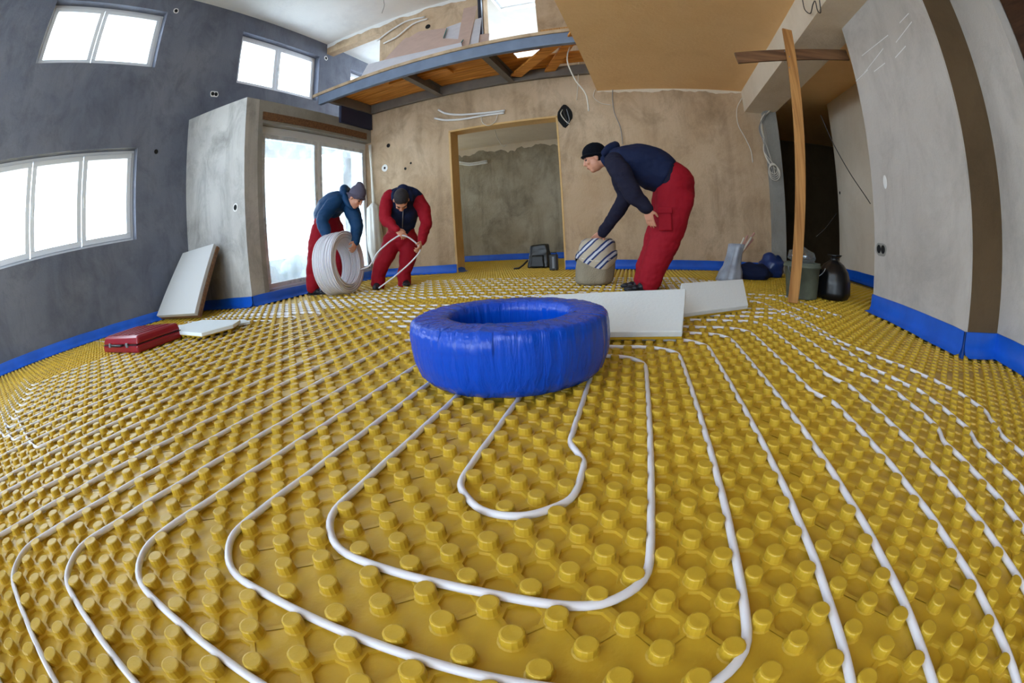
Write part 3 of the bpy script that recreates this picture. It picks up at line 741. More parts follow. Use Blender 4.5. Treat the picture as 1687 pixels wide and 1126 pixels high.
# ------------------------------------------------------------------ left corner: foam boards, red case
b0 = onZ(269, 527, .03); b1 = onZ(331, 525, .03)
Yt = YS - .03
t0 = onY(300, 420, Yt - .02); t1 = onY(362, 410, Yt - .02)
t1.z = t0.z = min(t0.z, t1.z)
b1.y = b0.y = (b0.y + b1.y) / 2
b0.x = max(b0.x, X1 + .08); t0.x = max(t0.x, X1 + .06)
q = [b0, b1, t1, t0]; nn = (b1 - b0).cross(t0 - b0).normalized()
if nn.y > 0: nn = -nn
q = [p + nn * .12 for p in q]
t = thing('foam_board', 'thick pale grey foam board leaning against the bay wall in the left corner', 'board')
mb = MB(); mb.prism(q, nn, .055); mb.build('front_layer', m_epsg, t, bevel=.004)
mb = MB(); mb.prism([p - nn * .057 + Vector((.02, 0, 0)) for p in q], nn, .05); mb.build('rear_layer', m_wooddk, t, bevel=.004)
settle(t, (b0 + b1) / 2)
z = .085
q = [onZ(264, 544, z), onZ(332, 549, z), onZ(384, 535, z), onZ(396, 527, z), onZ(335, 527, z)]
t = thing('panel_offcut', 'white topped offcut of nub panel lying in front of the leaning foam board', 'board')
mb = MB(); mb.prism(q, (0, 0, 1), .028); mb.build('foam', m_eps, t, bevel=.003)
mb = MB(); c = sum(q, Vector()) / 5
qi = [c + (p - c) * .97 - Vector((0, 0, .028)) for p in q]
mb.prism(qi, (0, 0, 1), .008)
for i in range(-14, 15):
    for j in range(-14, 15):
        if (i + j) % 2: continue
        p = Vector((c.x + i * .05, c.y + j * .05, 0)); ins = True
        for a, b in zip(qi, qi[1:] + qi[:1]):
            if (b.x - a.x) * (p.y - a.y) - (b.y - a.y) * (p.x - a.x) < .02 * (b - a).length: ins = False
        if ins: mb.lathe([(.014, .0255), (.017, .03), (.02, .05)], 8, (p.x, p.y, 0))
mb.build('nub_side', m_floor, t); settle(t, (c.x, c.y, .0255))
mb = MB(); q = [onZ(392, 534, .05), onZ(412, 530, .05), onZ(402, 526, .05), onZ(388, 527, .05)]; mb.prism(q, (0, 0, 1), .022); o = mb.build('foam_scrap', m_eps, bevel=.003); tag(o, 'small white foam scrap at the tip of the panel offcut', 'scrap'); link_origin(o, q[0] - Vector((0, 0, .022)))

P0 = onZ(172, 581, .03); P1 = onZ(228, 582, .03); P2 = onZ(266, 557, .03); hz = onP(170, 556, P0, Vector((ray(170, 560)[0], ray(170, 560)[1], 0))).z - .03
ux = (P1 - P0); ux.z = 0; Lx = ux.length; ux.normalize(); uy = Vector((-ux.y, ux.x, 0)); Ly = max(.25, min(.6, (P2 - P1).dot(uy)))
t = thing('tool_case', 'dark red plastic tool case lying on the floor near the left wall', 'case')
mt = Matrix(((ux.x, uy.x, 0, P0.x), (ux.y, uy.y, 0, P0.y), (0, 0, 1, .0255), (0, 0, 0, 1)))
def tf(o): o.data.transform(mt); return o
sh = .05
mb = MB(); mb.hexa([(0, 0, 0), (Lx, 0, 0), (Lx, Ly, 0), (0, Ly, 0), (0, 0, hz * .48), (Lx, 0, hz * .48), (Lx, Ly, hz * .48), (0, Ly, hz * .48)]); tf(mb.build('lower_shell', m_redcase, t, bevel=.018))
mb = MB(); mb.hexa([(.004, .004, hz * .5), (Lx - .004, .004, hz * .5), (Lx - .004, Ly - .004, hz * .5), (.004, Ly - .004, hz * .5), (.02, .03, hz), (Lx - .02, .03, hz), (Lx - .02, Ly - .02, hz), (.02, Ly - .02, hz)]); tf(mb.build('lid', m_redcase, t, bevel=.018))
mb = MB(); mb.box((.01, -.004, hz * .475), (Lx - .01, Ly + .002, hz * .505)); tf(mb.build('seam_band', m_black, t))
for k in (.25, .75):
    mb = MB(); mb.box((Lx * k - .02, -.012, hz * .36), (Lx * k + .02, .002, hz * .62)); l = tf(mb.build('latch', m_grey, t, bevel=.003)); l['label'] = 'grey latch'
mb = MB(); mb.tube([(Lx * .36, 0, hz * .5), (Lx * .36, -.03, hz * .5), (Lx * .64, -.03, hz * .5), (Lx * .64, 0, hz * .5)], .009); tf(mb.build('handle', m_black, t, smooth=True))
mb = MB(); 
for k in range(5): mb.box((.05 + k * (Lx - .1) / 5, .06, hz - .001), (.05 + (k + .55) * (Lx - .1) / 5, Ly - .06, hz + .005))
tf(mb.build('lid_ribs', m_redcase, t, bevel=.002)); settle(t, (P0.x, P0.y, .0255))

# ------------------------------------------------------------------ right: bucket, bin bag, timber brace, wrapped bundle, bags
def base(x, y, z=.0255): return onZ(x, y, z)
c = base(1328, 494); c.y += .12; k = .165
t = thing('mortar_bucket', 'grey mortar splashed bucket standing behind the timber post', 'bucket')
hb = onY(1328, 433, c.y).z - .0255
mb = MB(); mb.lathe([(0, 0), (k * .86, 0), (k * .87, .01), (k * .98, hb * .86), (k * 1.06, hb * .87), (k * 1.06, hb * .93), (k * 1.0, hb * .94), (k * 1.03, hb), (k * .97, hb), (k * .93, hb * .9), (k * .82, .012), (0, .012)], 28, c); mb.build('tub', m_bucket, t, smooth=True)
mb = MB(); mb.tube([c + Vector((k * 1.07 * math.cos(a), k * 1.07 * math.sin(a) * .3 - k * .75 * 1, hb * .9 - .10 * math.sin(a))) for a in np.linspace(0, PI, 14)], .004); mb.build('handle', m_grey, t, smooth=True)
mb = MB(); mb.lathe([(k * .9, hb * .93), (k * .6, hb * .97), (.0, hb * 1.0)], 24, c, cap=False, fn=lambda p, a, i: p + Vector((0, 0, .012 * noise.noise(p * 30)))); mb.build('mortar', m_beamp, t, smooth=True)
settle(t, c)
cb = c + Vector((0, .02, hb + .012)); mb = MB()
mb.lathe([(.02, 0), (.10, .0), (.13, .03), (.11, .075), (.05, .10), (.015, .12), (.02, .14)], 26, cb, fn=lambda p, a, i: Vector((p.x * (1 + .25 * noise.noise(Vector((a * 2, i * .8, 3)))), p.y * (1 + .25 * noise.noise(Vector((a * 2, i * .8, 3)))), p.z + .02 * noise.noise(p * 18))))
o = mb.build('plastic_bag', m_bottle, smooth=True); tag(o, 'crumpled clear plastic bag lying on top of the mortar bucket', 'bag'); link_origin(o, cb)
c = base(1378, 498); c.y += .20; c.x += .05
mb = MB(); hb2 = onY(1384, 421, c.y).z - .0255
prf = [(.05, 0), (.14, .0), (.165, .04), (.16, hb2 * .4), (.14, hb2 * .62), (.095, hb2 * .78), (.05, hb2 * .86), (.035, hb2 * .9), (.06, hb2 * .97), (.07, hb2)]
mb.lathe(dense(prf, .02), 40, c, fn=lambda p, a, i: Vector((p.x * (1 + .16 * noise.noise(Vector((math.cos(a) * 2.5, math.sin(a) * 2.5, p.z * 2))) + .05 * noise.noise(Vector((math.cos(a) * 9, math.sin(a) * 9, p.z * 5)))) + .09 * max(0, p.z - .25), p.y * (1 + .16 * noise.noise(Vector((math.cos(a) * 2.5, math.sin(a) * 2.5, p.z * 2 + 7)))), p.z)))
o = mb.build('bin_bag', m_bag, smooth=True); tag(o, 'full black bin bag standing between the bucket and the right wall', 'bag'); link_origin(o, c)
c2 = base(1398, 488) + Vector((.06, .45, 0)); t = thing('water_bottle', 'clear plastic bottle peeking out behind the black bin bag', 'bottle')
mb = MB(); mb.lathe([(.03, 0), (.044, .01), (.044, .20), (.036, .24), (.016, .29), (.014, .32)], 18, c2); mb.build('bottle', m_bottle, t, smooth=True)
mb = MB(); mb.lathe([(.017, .315), (.017, .34), (.015, .343)], 14, c2); mb.build('cap', m_bluefoam, t); settle(t, c2)
# timber brace (upright nailed to a cross batten)
t = thing('timber_brace', 'upright timber batten with a batten nailed across its top like a cross', 'timber')
bt = base(1306, 499); tp = onY(1296, 49, bt.y + .02); tp2 = onY(1327, 300, bt.y)
d = (tp - bt)
s1 = onY(1289, 49, bt.y).x; s2 = onY(1305, 49, bt.y).x; wt = .085
mid = onY(1316, 240, bt.y + .01)
mb = MB(); mb.bar(bt, tp, .026, wt, up=(1, 0, 0)); o = mb.build('upright', m_wood, t, bevel=.002)
yb_ = bt.y + .06
a = onY(1213, 96, yb_ - .01); b = onY(1396, 91, yb_ - .01)
b2 = a + (b - a) * 1.0
mb = MB(); mb.bar(a, b2, .024, .10, up=(0, 0, 1)); mb.build('cross_batten', m_wooddk, t, bevel=.002)
for k in range(4):
    f = .42 + .04 * k; p = tp.lerp(bt, .04 + .012 * k); p = onY(1293 + 8 * (k % 2), 84 + 9 * k, bt.y - .02); mb = MB(); mb.tube([p, p + Vector((0, .01, 0))], .004); mb.build('nail_head', m_grey, t)
settle(t, bt)
# plastic wrapped bundle of rods
c = base(1202, 463); c.y += .08; hw = onY(1208, 402, c.y).z - .0255
t = thing('rod_bundle', 'bundle of rods in silvery plastic wrap standing behind the tilted white panel', 'bundle')
lean = Vector((.10, 0, 0))
mb = MB(); prf = dense([(.02, 0), (.15, .0), (.13, .1), (.10, hw * .4), (.088, hw * .7), (.092, hw), (.06, hw * 1.01)], .03)
mb.lathe(prf, 36, c, fn=lambda p, a, i: Vector((p.x * (1 + .22 * noise.noise(Vector((math.cos(a) * 4, math.sin(a) * 4, p.z)))) + lean.x * p.z / hw, p.y * (1 + .22 * noise.noise(Vector((math.cos(a) * 4, math.sin(a) * 4, p.z + 4)))), p.z)))
mb.build('wrap', m_wrapgrey, t, smooth=True)
ends = [(1226, 392), (1232, 388), (1238, 391), (1243, 384), (1229, 396), (1241, 394)]
for i, (px, py) in enumerate(ends):
    e = onY(px, py, c.y + .02 * (i - 3)); b_ = c + Vector((lean.x * .55 + .018 * (i % 3 - 1), .02 * (i - 3), hw * .5)); mb = MB(); mb.tube([b_, e], .011, seg=8); rr = mb.build('rod', M('pink_rod', (196, 150, 140), .5) if i % 2 else m_cable, t, smooth=True)
settle(t, c)
# dark bags by the pilaster
c = base(1250, 464); c.y += .30; mb = MB(); mb.lathe(dense([(.05, 0), (.2, 0), (.24, .05), (.2, .13), (.1, .17), (.0, .175)], .02), 30, c, fn=lambda p, a, i: Vector((p.x * 1.0 * (1 + .25 * noise.noise(p * 9 + Vector((a, 0, 0)))), p.y * .8 * (1 + .2 * noise.noise(p * 8)), p.z * (1 + .3 * noise.noise(p * 7)))))
o = mb.build('rubble_sack', m_navy, smooth=True); tag(o, 'dark full sack lying on the floor next to the wrapped rods', 'sack'); link_origin(o, c)
c = base(1286, 470); c.y += .95; c.x += .16; mb = MB(); mb.lathe(dense([(.05, 0), (.16, 0), (.19, .06), (.17, .18), (.09, .26), (.05, .27)], .02), 30, c, fn=lambda p, a, i: Vector((p.x * (1 + .25 * noise.noise(p * 9)), p.y * (1 + .25 * noise.noise(p * 8)), p.z * (1 + .25 * noise.noise(p * 7)))))
o = mb.build('plastic_sack', M('dark_blue_film', (16, 44, 98), .3, spec=.5), smooth=True); tag(o, 'dark blue plastic sack behind the timber post', 'sack'); link_origin(o, c)
# backpack in the opening, bottle-like case, film
c = base(889, 441); c.y = max(c.y, 6.32); c = Vector((onY(889, 441, c.y).x, c.y, .0255))
t = thing('backpack', 'black backpack on the floor at the right side of the wide opening', 'bag')
mb = MB(); mb.hexa([c + Vector(p) for p in ((-.17, -.12, 0), (.17, -.12, 0), (.17, .12, 0), (-.17, .12, 0), (-.12, -.05, .34), (.14, -.05, .36), (.14, .12, .36), (-.12, .12, .34))]); mb.build('pack', m_bag, t, remesh=.015, soft=8, wrinkle=.008, wscale=9)
mb = MB(); mb.hexa([c + Vector(p) for p in ((-.11, -.16, .02), (.11, -.16, .02), (.11, -.10, .02), (-.11, -.10, .02), (-.09, -.13, .18), (.09, -.13, .18), (.09, -.08, .2), (-.09, -.08, .2))]); mb.build('front_pocket', m_black, t, remesh=.012, soft=5)
mb = MB(); mb.tube([c + Vector(p) for p in ((-.15, -.1, .12), (-.22, -.14, .05), (-.27, -.18, .012), (-.34, -.22, .008))], (.014), seg=8); mb.build('strap', m_black, t, smooth=True)
settle(t, c)
c = onY(913, 447, YB - .16); c.z = .0255
t = thing('work_radio', 'small black upright box standing at the wall beside the backpack', 'box'); mb = MB(); mb.box(c + Vector((-.055, -.05, 0)), c + Vector((.055, .05, .22))); mb.build('case', m_black, t, bevel=.012)
mb = MB(); mb.box(c + Vector((-.012, -.056, .03)), c + Vector((.02, -.049, .19))); mb.build('front_strip', m_grey, t); mb = MB(); mb.tube([c + Vector((-.04, 0, .218)), c + Vector((-.04, 0, .245)), c + Vector((.04, 0, .245)), c + Vector((.04, 0, .218))], .007); mb.build('grip', m_black, t, smooth=True); settle(t, c)

# ------------------------------------------------------------------ sack with striped cover (the standing man leans on it)
sx = onZ(974, 471, .0255); sx.y += .17; zt = onY(985, 392, sx.y).z
t = thing('sack_of_screed', 'full sack with blue and cream striped cover tied over its top', 'sack')
hs = zt - .0255
def sackf(p, a, i):
    k = 1 + .06 * noise.noise(Vector((math.cos(a) * 2, math.sin(a) * 2, p.z * 3))) + .025 * noise.noise(Vector((math.cos(a) * 6, math.sin(a) * 6, p.z * 7)))
    return Vector((p.x * k * 1.0 + .06 * p.z / hs, p.y * k * .85, p.z))
mb = MB(); mb.lathe(dense([(.03, 0), (.16, 0), (.186, .03), (.19, .15), (.18, .30), (.15, .34)], .02), 44, sx, fn=sackf); mb.build('sack_body', m_sack, t, smooth=True)
ms = bpy.data.materials.new('striped_cover'); ms.use_nodes = True; nt = ms.node_tree; b = nt.nodes['Principled BSDF']; b.inputs['Roughness'].default_value = .6
tc = nt.nodes.new('ShaderNodeTexCoord'); g = nt.nodes.new('ShaderNodeMapping'); g.inputs['Rotation'].default_value = (.2, .75, .3); wv = nt.nodes.new('ShaderNodeTexWave'); wv.inputs['Scale'].default_value = 2.9; wv.inputs['Distortion'].default_value = 1.2; wv.bands_direction = 'Z'
r = nt.nodes.new('ShaderNodeValToRGB'); r.color_ramp.interpolation = 'CONSTANT'; r.color_ramp.elements[0].color = lin((188, 176, 156)); r.color_ramp.elements[1].position = .52; r.color_ramp.elements[1].color = lin((20, 44, 104))
e = r.color_ramp.elements.new(.9); e.color = lin((206, 210, 222))
nt.links.new(tc.outputs['Object'], g.inputs['Vector']); nt.links.new(g.outputs['Vector'], wv.inputs['Vector']); nt.links.new(wv.outputs['Fac'], r.inputs['Fac']); nt.links.new(r.outputs['Color'], b.inputs['Base Color'])
mb = MB(); prf = dense([(.196, .20), (.205, .23), (.20, .32), (.185, hs * .72), (.18, hs * .85), (.165, hs * .93), (.12, hs * .985), (.05, hs), (.0, hs)], .02)
def covf(p, a, i):
    q = sackf(p, a, i); d = (.05 * math.sin(a * 2 + .6) if i < 3 else 0); f = noise.noise(Vector((math.cos(a) * 5, math.sin(a) * 5, p.z * 4))) * .012
    return Vector((q.x * (1 + f * 4), q.y * (1 + f * 4), q.z + d + f))
mb.lathe(prf, 44, sx, fn=covf, cap=False); mb.build('striped_cover', ms, t, smooth=True)
mb = MB(); mb.tube([sx + sackf(Vector((.199 * math.cos(a), .199 * math.sin(a), .25 + .02 * math.sin(a * 2 + 1))), a, 0) for a in np.linspace(0, 2 * PI, 30)[:-1]], .006, closed=True, seg=6); mb.build('tie', m_cable, t, smooth=True)
settle(t, sx)
SACK_TOP = sx + Vector((.06, -.03, hs + .005))

# ------------------------------------------------------------------ mezzanine
zb0 = 2.87
A_ = onZ(536, 176, zb0); B_ = onZ(760, 105, zb0); C_ = onZ(943, 68, zb0)
yfr = (B_.y + C_.y) / 2; xl = A_.x
t = thing('mezzanine_frame', 'steel framed mezzanine with rough planks high on the back wall', 'platform')
hB = .16; yk = YB - .02
def ibeam(p, q, name, mat, h=hB, wd=.09):
    p, q = Vector(p), Vector(q); mb = MB(); up = (0, 0, 1); c = Vector((0, 0, h / 2))
    mb.bar(p + Vector((0, 0, .006)), q + Vector((0, 0, .006)), wd, .012); mb.bar(p + Vector((0, 0, h - .006)), q + Vector((0, 0, h - .006)), wd, .012); mb.bar(p + c, q + c, .012, h - .024)
    return mb.build(name, mat, t)
def channel(p, q, name, mat, h=hB, wd=.07):
    p, q = Vector(p), Vector(q); mb = MB(); c = Vector((0, 0, h / 2)); mb.bar(p + c, q + c, wd, h); return mb.build(name, mat, t, bevel=.006)
xr = XL - .02
channel((xl, yfr, zb0), (XL + .9, yfr, zb0), 'front_beam', m_steel)
channel((XB + .02, YB - .05, zb0), (XL + .9, YB - .05, zb0), 'back_beam', m_steel2)
for (p1_, p2_) in (((728, 160), (680, 134)), ((842, 138), (806, 98))):
    q1 = onZ(p1_[0], p1_[1], zb0); q2 = onZ(p2_[0], p2_[1], zb0); x = (q1.x + q2.x) / 2
    ibeam((x, yfr + .035, zb0), (x, YB - .086, zb0), 'cross_beam', m_steel2)
channel((XB + .04, yfr + .035, zb0), (XB + .04, YB - .086, zb0), 'side_beam', m_steel2)
zp = zb0 + hB + .002
rp = random.Random(5); yq = yfr - .05
specs = []
y = yfr - .02; i = 0
while y < YB + .70:
    wd = rp.uniform(.16, .24); x0 = xl + rp.uniform(-.02, .08) if y < 6.0 else X1 + .05; x1 = XL + .6
    if 0.25 < (y - yfr) < .45: x1 = -1.55
    if (y - yfr) > .95 and y < 6.3: x1 = -1.25 if i % 2 else -2.1
    mb = MB(); z_ = zp + (.0 if i % 2 else .004); mb.box((x0, y, z_), (x1, y + wd - .012, z_ + .028)); mb.build('plank', m_woodo, t, bevel=.003); y += wd; i += 1
ZP = zp + .034
mb = MB(); mb.bar(onZ(905, 118, zb0 + .1), onZ(955, 45, zb0 + .1), .14, .03); mb.build('diagonal_plank', m_woodo, t)
mb = MB(); mb.bar(onZ(850, 125, zb0 + .06), onZ(915, 72, zb0 + .06), .16, .03); mb.build('diagonal_plank', m_woodo, t)
mb = MB(); p = onZ(690, 125, zb0 + .13); mb.box((p.x - .5, p.y - .02, zb0 + .125), (p.x + .45, p.y + .2, zb0 + .155)); mb.build('patch_board', m_woodo, t)
settle(t, (xl, yfr, zb0))
# dark insulation panel under the mezzanine end
mb = MB(); pa = onX(561, 168, XB + .03); mb.box((XB + .002, pa.y, 2.585), (XB + .05, YB - .03, zb0 - .003)); o = mb.build('trim_5', M('dark_blue_panel', (34, 40, 70), .7, bump=.2)); struct(o)
# edge strip (rough board edge lying over the front beam)
mb = MB(); mb.box((xl - .12, yfr - .05, zp - .001), (XL + .5, yfr - .022, zp + .045)); o = mb.build('edge_batten', m_wallB); tag(o, 'thin crumbly batten lying along the front edge of the mezzanine', 'batten')
link_origin(o, (xl, yfr, ZP))
# plasterboard offcuts stacked on the mezzanine, leaning back on the upper wall
nb = Vector((0, -.80, .60)).normalized(); pb = Vector((0, yfr + .02, ZP + .02))
def offcut(px, off, mat, label, edge=None):
    P = [onP(x, y, pb - nb * off, nb) for x, y in px]
    P = [Vector((p.x, p.y, max(p.z, ZP + .004))) for p in P]
    t = thing('plasterboard_offcut', label, 'board', 'plasterboard offcuts on the mezzanine'); mb = MB(); mb.prism(P, nb, .0125); mb.build('board', mat, t)
    if edge:
        a, b = P[edge[0]], P[edge[1]]; mb = MB(); mb.bar(a - nb * .006, b - nb * .006, .004, .013, up=nb); e = mb.build('cut_edge', m_teal, t); e['label'] = 'teal cut edge'
    c = min(P, key=lambda p: p.z); return settle(t, c)
offcut([(592, 131), (606, 106), (700, 84), (760, 70), (762, 83)], .015, m_gypw, 'long white plasterboard offcut lying along the front edge of the mezzanine')
offcut([(628, 104), (668, 62), (763, 65), (755, 76), (690, 92)], .06, m_gyp, 'broad pinkish plasterboard offcut behind the long white one on the mezzanine', (2, 3))
offcut([(672, 63), (690, 52), (736, 46), (729, 66)], .13, m_gyp, 'small pinkish plasterboard offcut on top of the pile at the upper wall', (2, 3))
offcut([(728, 64), (736, 45), (761, 36), (757, 66)], .17, m_gypw, 'small white plasterboard offcut between two pinkish ones')
offcut([(752, 80), (764, 14), (786, 9), (772, 76)], .10, m_gyp, 'tall narrow pinkish plasterboard strip standing on the mezzanine')
offcut([(769, 78), (783, 32), (793, 29), (788, 74)], .12, m_gypw, 'tall narrow white plasterboard strip behind the pinkish one')
offcut([(788, 74), (791, 57), (806, 55), (804, 71)], .14, m_gyp, 'short pinkish plasterboard piece at the right end of the pile')
mb = MB(); a = onY(792, 50, YU - .07); b = onY(790, 0, YU - .07)
mb.bar(Vector((xb - .04, YU - .05, ZP)), Vector((xb - .04, YU - .05, ZT - .02)), .07, .06, up=(1, 0, 0)); o = mb.build('dark_post', M('dark_foil', (40, 44, 62), .35, bump=.5, bscale=40)); tag(o, 'dark foil wrapped post at the edge of the upper opening', 'post'); link_origin(o, (xb - .04, YU - .05, ZP))
mb = MB(); p = onZ(925, 50, ZP + .03); mb.box((p.x - .25, p.y - .05, ZP + .001), (p.x + .3, p.y + .12, ZP + .05)); o = mb.build('timber_offcut', m_wood); tag(o, 'short pale timber offcut lying at the right end of the mezzanine', 'timber'); link_origin(o, (p.x, p.y, ZP))

# ------------------------------------------------------------------ cables, conduits, boxes on the walls
def cable(px, plane, r, mat, name, label, cat='cable', group=None, seg=6):
    group = group or {'conduit': 'white conduits on the walls', 'wire': 'loose wires on walls and ceilings', 'cable': 'cables hanging at the ceiling edge'}.get(cat)
    P = []
    for x, y in px:
        P.append(onY(x, y, plane[1]) if plane[0] == 'y' else onX(x, y, plane[1]) if plane[0] == 'x' else onZ(x, y, plane[1]))
    Q = catmull(P, 8); mb = MB(); mb.tube(Q, r, seg=seg); o = mb.build(name, mat, smooth=True); link_origin(o, P[0]); return tag(o, label, cat, group)
def catmull(P, n):
    P = [Vector(p) for p in P]; P = [P[0] * 2 - P[1]] + P + [P[-1] * 2 - P[-2]]; out = []
    for i in range(1, len(P) - 2):
        a, b, c, d = P[i - 1:i + 3]
        for k in range(n):
            t = k / n; out.append(.5 * ((2 * b) + (c - a) * t + (2 * a - 5 * b + 4 * c - d) * t * t + (3 * b - a - 3 * c + d) * t ** 3))
    return out + [P[-2]]
yw = ('y', YB - .025)
cable([(722, 181), (735, 187), (760, 189), (800, 186), (832, 182)], yw, .017, m_whitep, 'conduit', 'upper white conduit clipped over the wide opening', 'conduit', seg=10)
cable([(716, 195), (735, 198), (765, 196), (800, 190), (831, 186)], yw, .017, m_whitep, 'conduit', 'lower white conduit clipped over the wide opening', 'conduit', seg=10)
cable([(792, 189), (795, 202), (805, 207), (816, 200), (820, 188)], ('y', YB - .03), .006, m_cable, 'wire_loop', 'thin white wire loop hanging under the two conduits', 'wire')
cable([(757, 270), (775, 272), (803, 268)], ('y', 8.86), .022, m_whitep, 'conduit', 'white conduit on the far wall seen through the opening, lower of two', 'conduit', seg=8)
cable([(757, 267), (775, 269), (802, 265)], ('y', 8.84), .018, m_whitep, 'conduit', 'white conduit on the far wall seen through the opening, upper of two', 'conduit', seg=8)
cable([(815, 213), (820, 228), (828, 241), (834, 239)], ('y', onZ(815, 213, 2.585).y), .006, m_cable, 'wire', 'thin wire dangling from the ceiling of the room behind the opening', 'wire')
cable([(621, 68), (640, 53), (670, 35), (700, 28)], ('y', YU - .03), .018, m_whitep, 'conduit', 'upper white conduit on the high wall above the mezzanine', 'conduit', seg=8)
cable([(632, 72), (655, 60), (680, 40), (704, 31)], ('y', YU - .03), .018, m_whitep, 'conduit', 'lower white conduit on the high wall above the mezzanine', 'conduit', seg=8)
cable([(632, 0), (633, 10), (629, 22)], ('y', onZ(632, 0, ZT - .002).y), .004, m_cabled, 'wire', 'short dark wire hanging from the high ceiling', 'wire')
cable([(940, 74), (935, 90), (936, 106), (948, 132), (965, 155), (970, 183)], ('y', 5.1), .009, m_cable, 'hanging_cable', 'thick white cable hanging from the edge of the low ceiling', 'cable')
cable([(954, 92), (953, 112), (952, 140), (950, 165)], ('y', YB - .06), .005, m_cable, 'hanging_cable', 'thin white cable hanging beside the thick one at the ceiling edge', 'cable')
cable([(980, 148), (978, 160), (990, 170), (1006, 173)], yw, .005, m_cable, 'wire', 'short white wire bent along the wall under the ceiling corner', 'wire')
cable([(1010, 142), (1009, 160), (1012, 185), (1022, 210), (1026, 238)], yw, .006, m_cableg, 'wire', 'thin grey wire hanging down the back wall above the bent man', 'wire')
cable([(1222, 162), (1214, 180), (1216, 205), (1228, 228), (1237, 248), (1240, 268)], yw, .007, m_cable, 'wire', 'white wire hanging down the back wall below the beam corner', 'wire')
cable([(1352, 190), (1372, 235), (1400, 285), (1434, 336)], ('y', 4.4), .006, m_cabled, 'wire', 'dark wire drooping across the doorway beside the right wall stub', 'wire')
cable([(1345, 390), (1360, 376), (1378, 352)], ('y', 5.6), .006, m_cabled, 'wire', 'short dark wire low in the dark doorway', 'wire')
cable([(1322, 0), (1326, 16), (1335, 22), (1339, 8), (1343, 2), (1347, 18), (1352, 20), (1350, 0)], ('x', 1.47), .005, m_cabled, 'wire', 'curled dark wire ends sticking out of the beam at the top', 'wire')
t = thing('cable_bundle', 'bundle of grey cables hanging down the pilaster by the dark doorway', 'cables')
rc = random.Random(3)
for i in range(8):
    P = [onY(x + rc.uniform(-4, 4), y, 5.83 - .008 * (i % 3)) for x, y in ((1266, 182), (1256, 194), (1252, 212), (1257, 232), (1262, 250), (1270, 268), (1276, 286 + rc.uniform(-12, 10)))]
    mb = MB(); mb.tube(catmull(P, 6), .0065, seg=6); mb.build('cable', m_cableg if i % 2 else m_cable, t, smooth=True)
c = onY(1274, 278, 5.80)
for i in range(4):
    mb = MB(); mb.tube([c + Vector(((.06 + .008 * i) * math.cos(a), -.012 * i, (.075 + .01 * i) * math.sin(a) - .02 * i)) for a in np.linspace(0, 2 * PI, 22)[:-1]], .0055, closed=True, seg=6); mb.build('cable_coil', m_cable, t, smooth=True)
settle(t, onY(1276, 300, 5.83))

def socket(px, axis, pos, nrm, label, ring=True, n=1, r=.034, gap=.072, rim=1.6, zdir=False):
    t = thing('socket_box', label, 'socket box', 'socket boxes set in the walls'); p = onX(*px, pos) if axis == 'x' else onY(*px, pos)
    nv = Vector(nrm); e = Vector((0, 1, 0)) if axis == 'x' else Vector((1, 0, 0))
    up = Vector((0, 0, 1))
    if ring:
        mb = MB(); vs = []; K = 26
        for k in range(K):
            a = 2 * PI * k / K; rr = (r * rim * (1 + .22 * noise.noise(Vector((math.cos(a) * 1.5, math.sin(a) * 1.5, px[0])))))
            vs.append(p + e * (rr * math.cos(a) + (gap / 2 * (n - 1) * (1 if math.cos(a) > 0 else -1))) + up * (rr * math.sin(a)) + nv * .004)
        mb.prism(vs, nv, .004); mb.build('plaster_ring', m_white if ring != 'grey' else m_beamp, t)
    for k in range(n):
        c = p + e * (gap * (k - (n - 1) / 2)); R_ = nv.to_track_quat('Z', 'Y').to_matrix(); mb = MB()
        vs = [(r * 1.05, .0045), (r, .007), (r * .86, .0065), (r * .84, .005), (0, .0048)]
        mb2 = MB(); mb2.lathe(vs, 18, cap=False); mb.add([c + R_ @ Vector(v) for v in mb2.v], mb2.f); mb.build('box', m_dark, t, smooth=False)
    return settle(t, p)
EX = (1, 0, 0); EY = (0, -1, 0)
socket((290, 18), 'x', X1, EX, 'round socket box in white plaster at the top right of the upper left window')
socket((353, 155), 'x', X1, EX, 'double socket box in white plaster between the two upper windows', n=2)
socket((257, 250), 'x', X1, EX, 'dark round socket box right of the lower window, without white plaster', ring=False)
socket((388, 342), 'y', YS, EY, 'round socket box in white plaster on the bay side wall')
socket((537, 96), 'x', X1, EX, 'round socket box in white plaster right of the smaller upper window')
socket((640, 240), 'y', YB, EY, 'dark round socket box near the corner over the balcony door', ring=False)
socket((634, 277), 'y', YB, EY, 'round patch of white plaster on the back wall beside the balcony door', r=.02, rim=3)
socket((668, 278), 'y', YB, EY, 'small dark hole in the back wall above the man in the vest, left of two', ring=False, r=.022)
socket((677, 269), 'y', YB, EY, 'small dark hole in the back wall above the man in the vest, right of two', ring=False, r=.018)
socket((705, 44), 'y', YU, EY, 'dark socket box on the high wall above the plasterboard pile', ring=False, r=.05)
socket((1452, 411), 'x', XP, (-1, 0, 0), 'double socket box low on the right wall stub', ring='grey', n=2, r=.03, gap=.066)
socket((1384, 318), 'x', 2.95, (-1, 0, 0), 'small dark socket box on the pale corridor wall', ring=False, r=.022)
t = thing('wall_cavity', 'broken open cavity with wires beside the top right corner of the opening', 'cavity'); p = onY(931, 191, YB)
mb = MB(); mb.prism([p + Vector((.11 * math.cos(a) * (1 + .3 * noise.noise(Vector((a, 2, 1)))), -.003, .16 * math.sin(a) * (1 + .3 * noise.noise(Vector((a, 5, 1)))))) for a in np.linspace(0, 2 * PI, 20)[:-1]], (0, -1, 0), .002); mb.build('hole', m_dark, t)
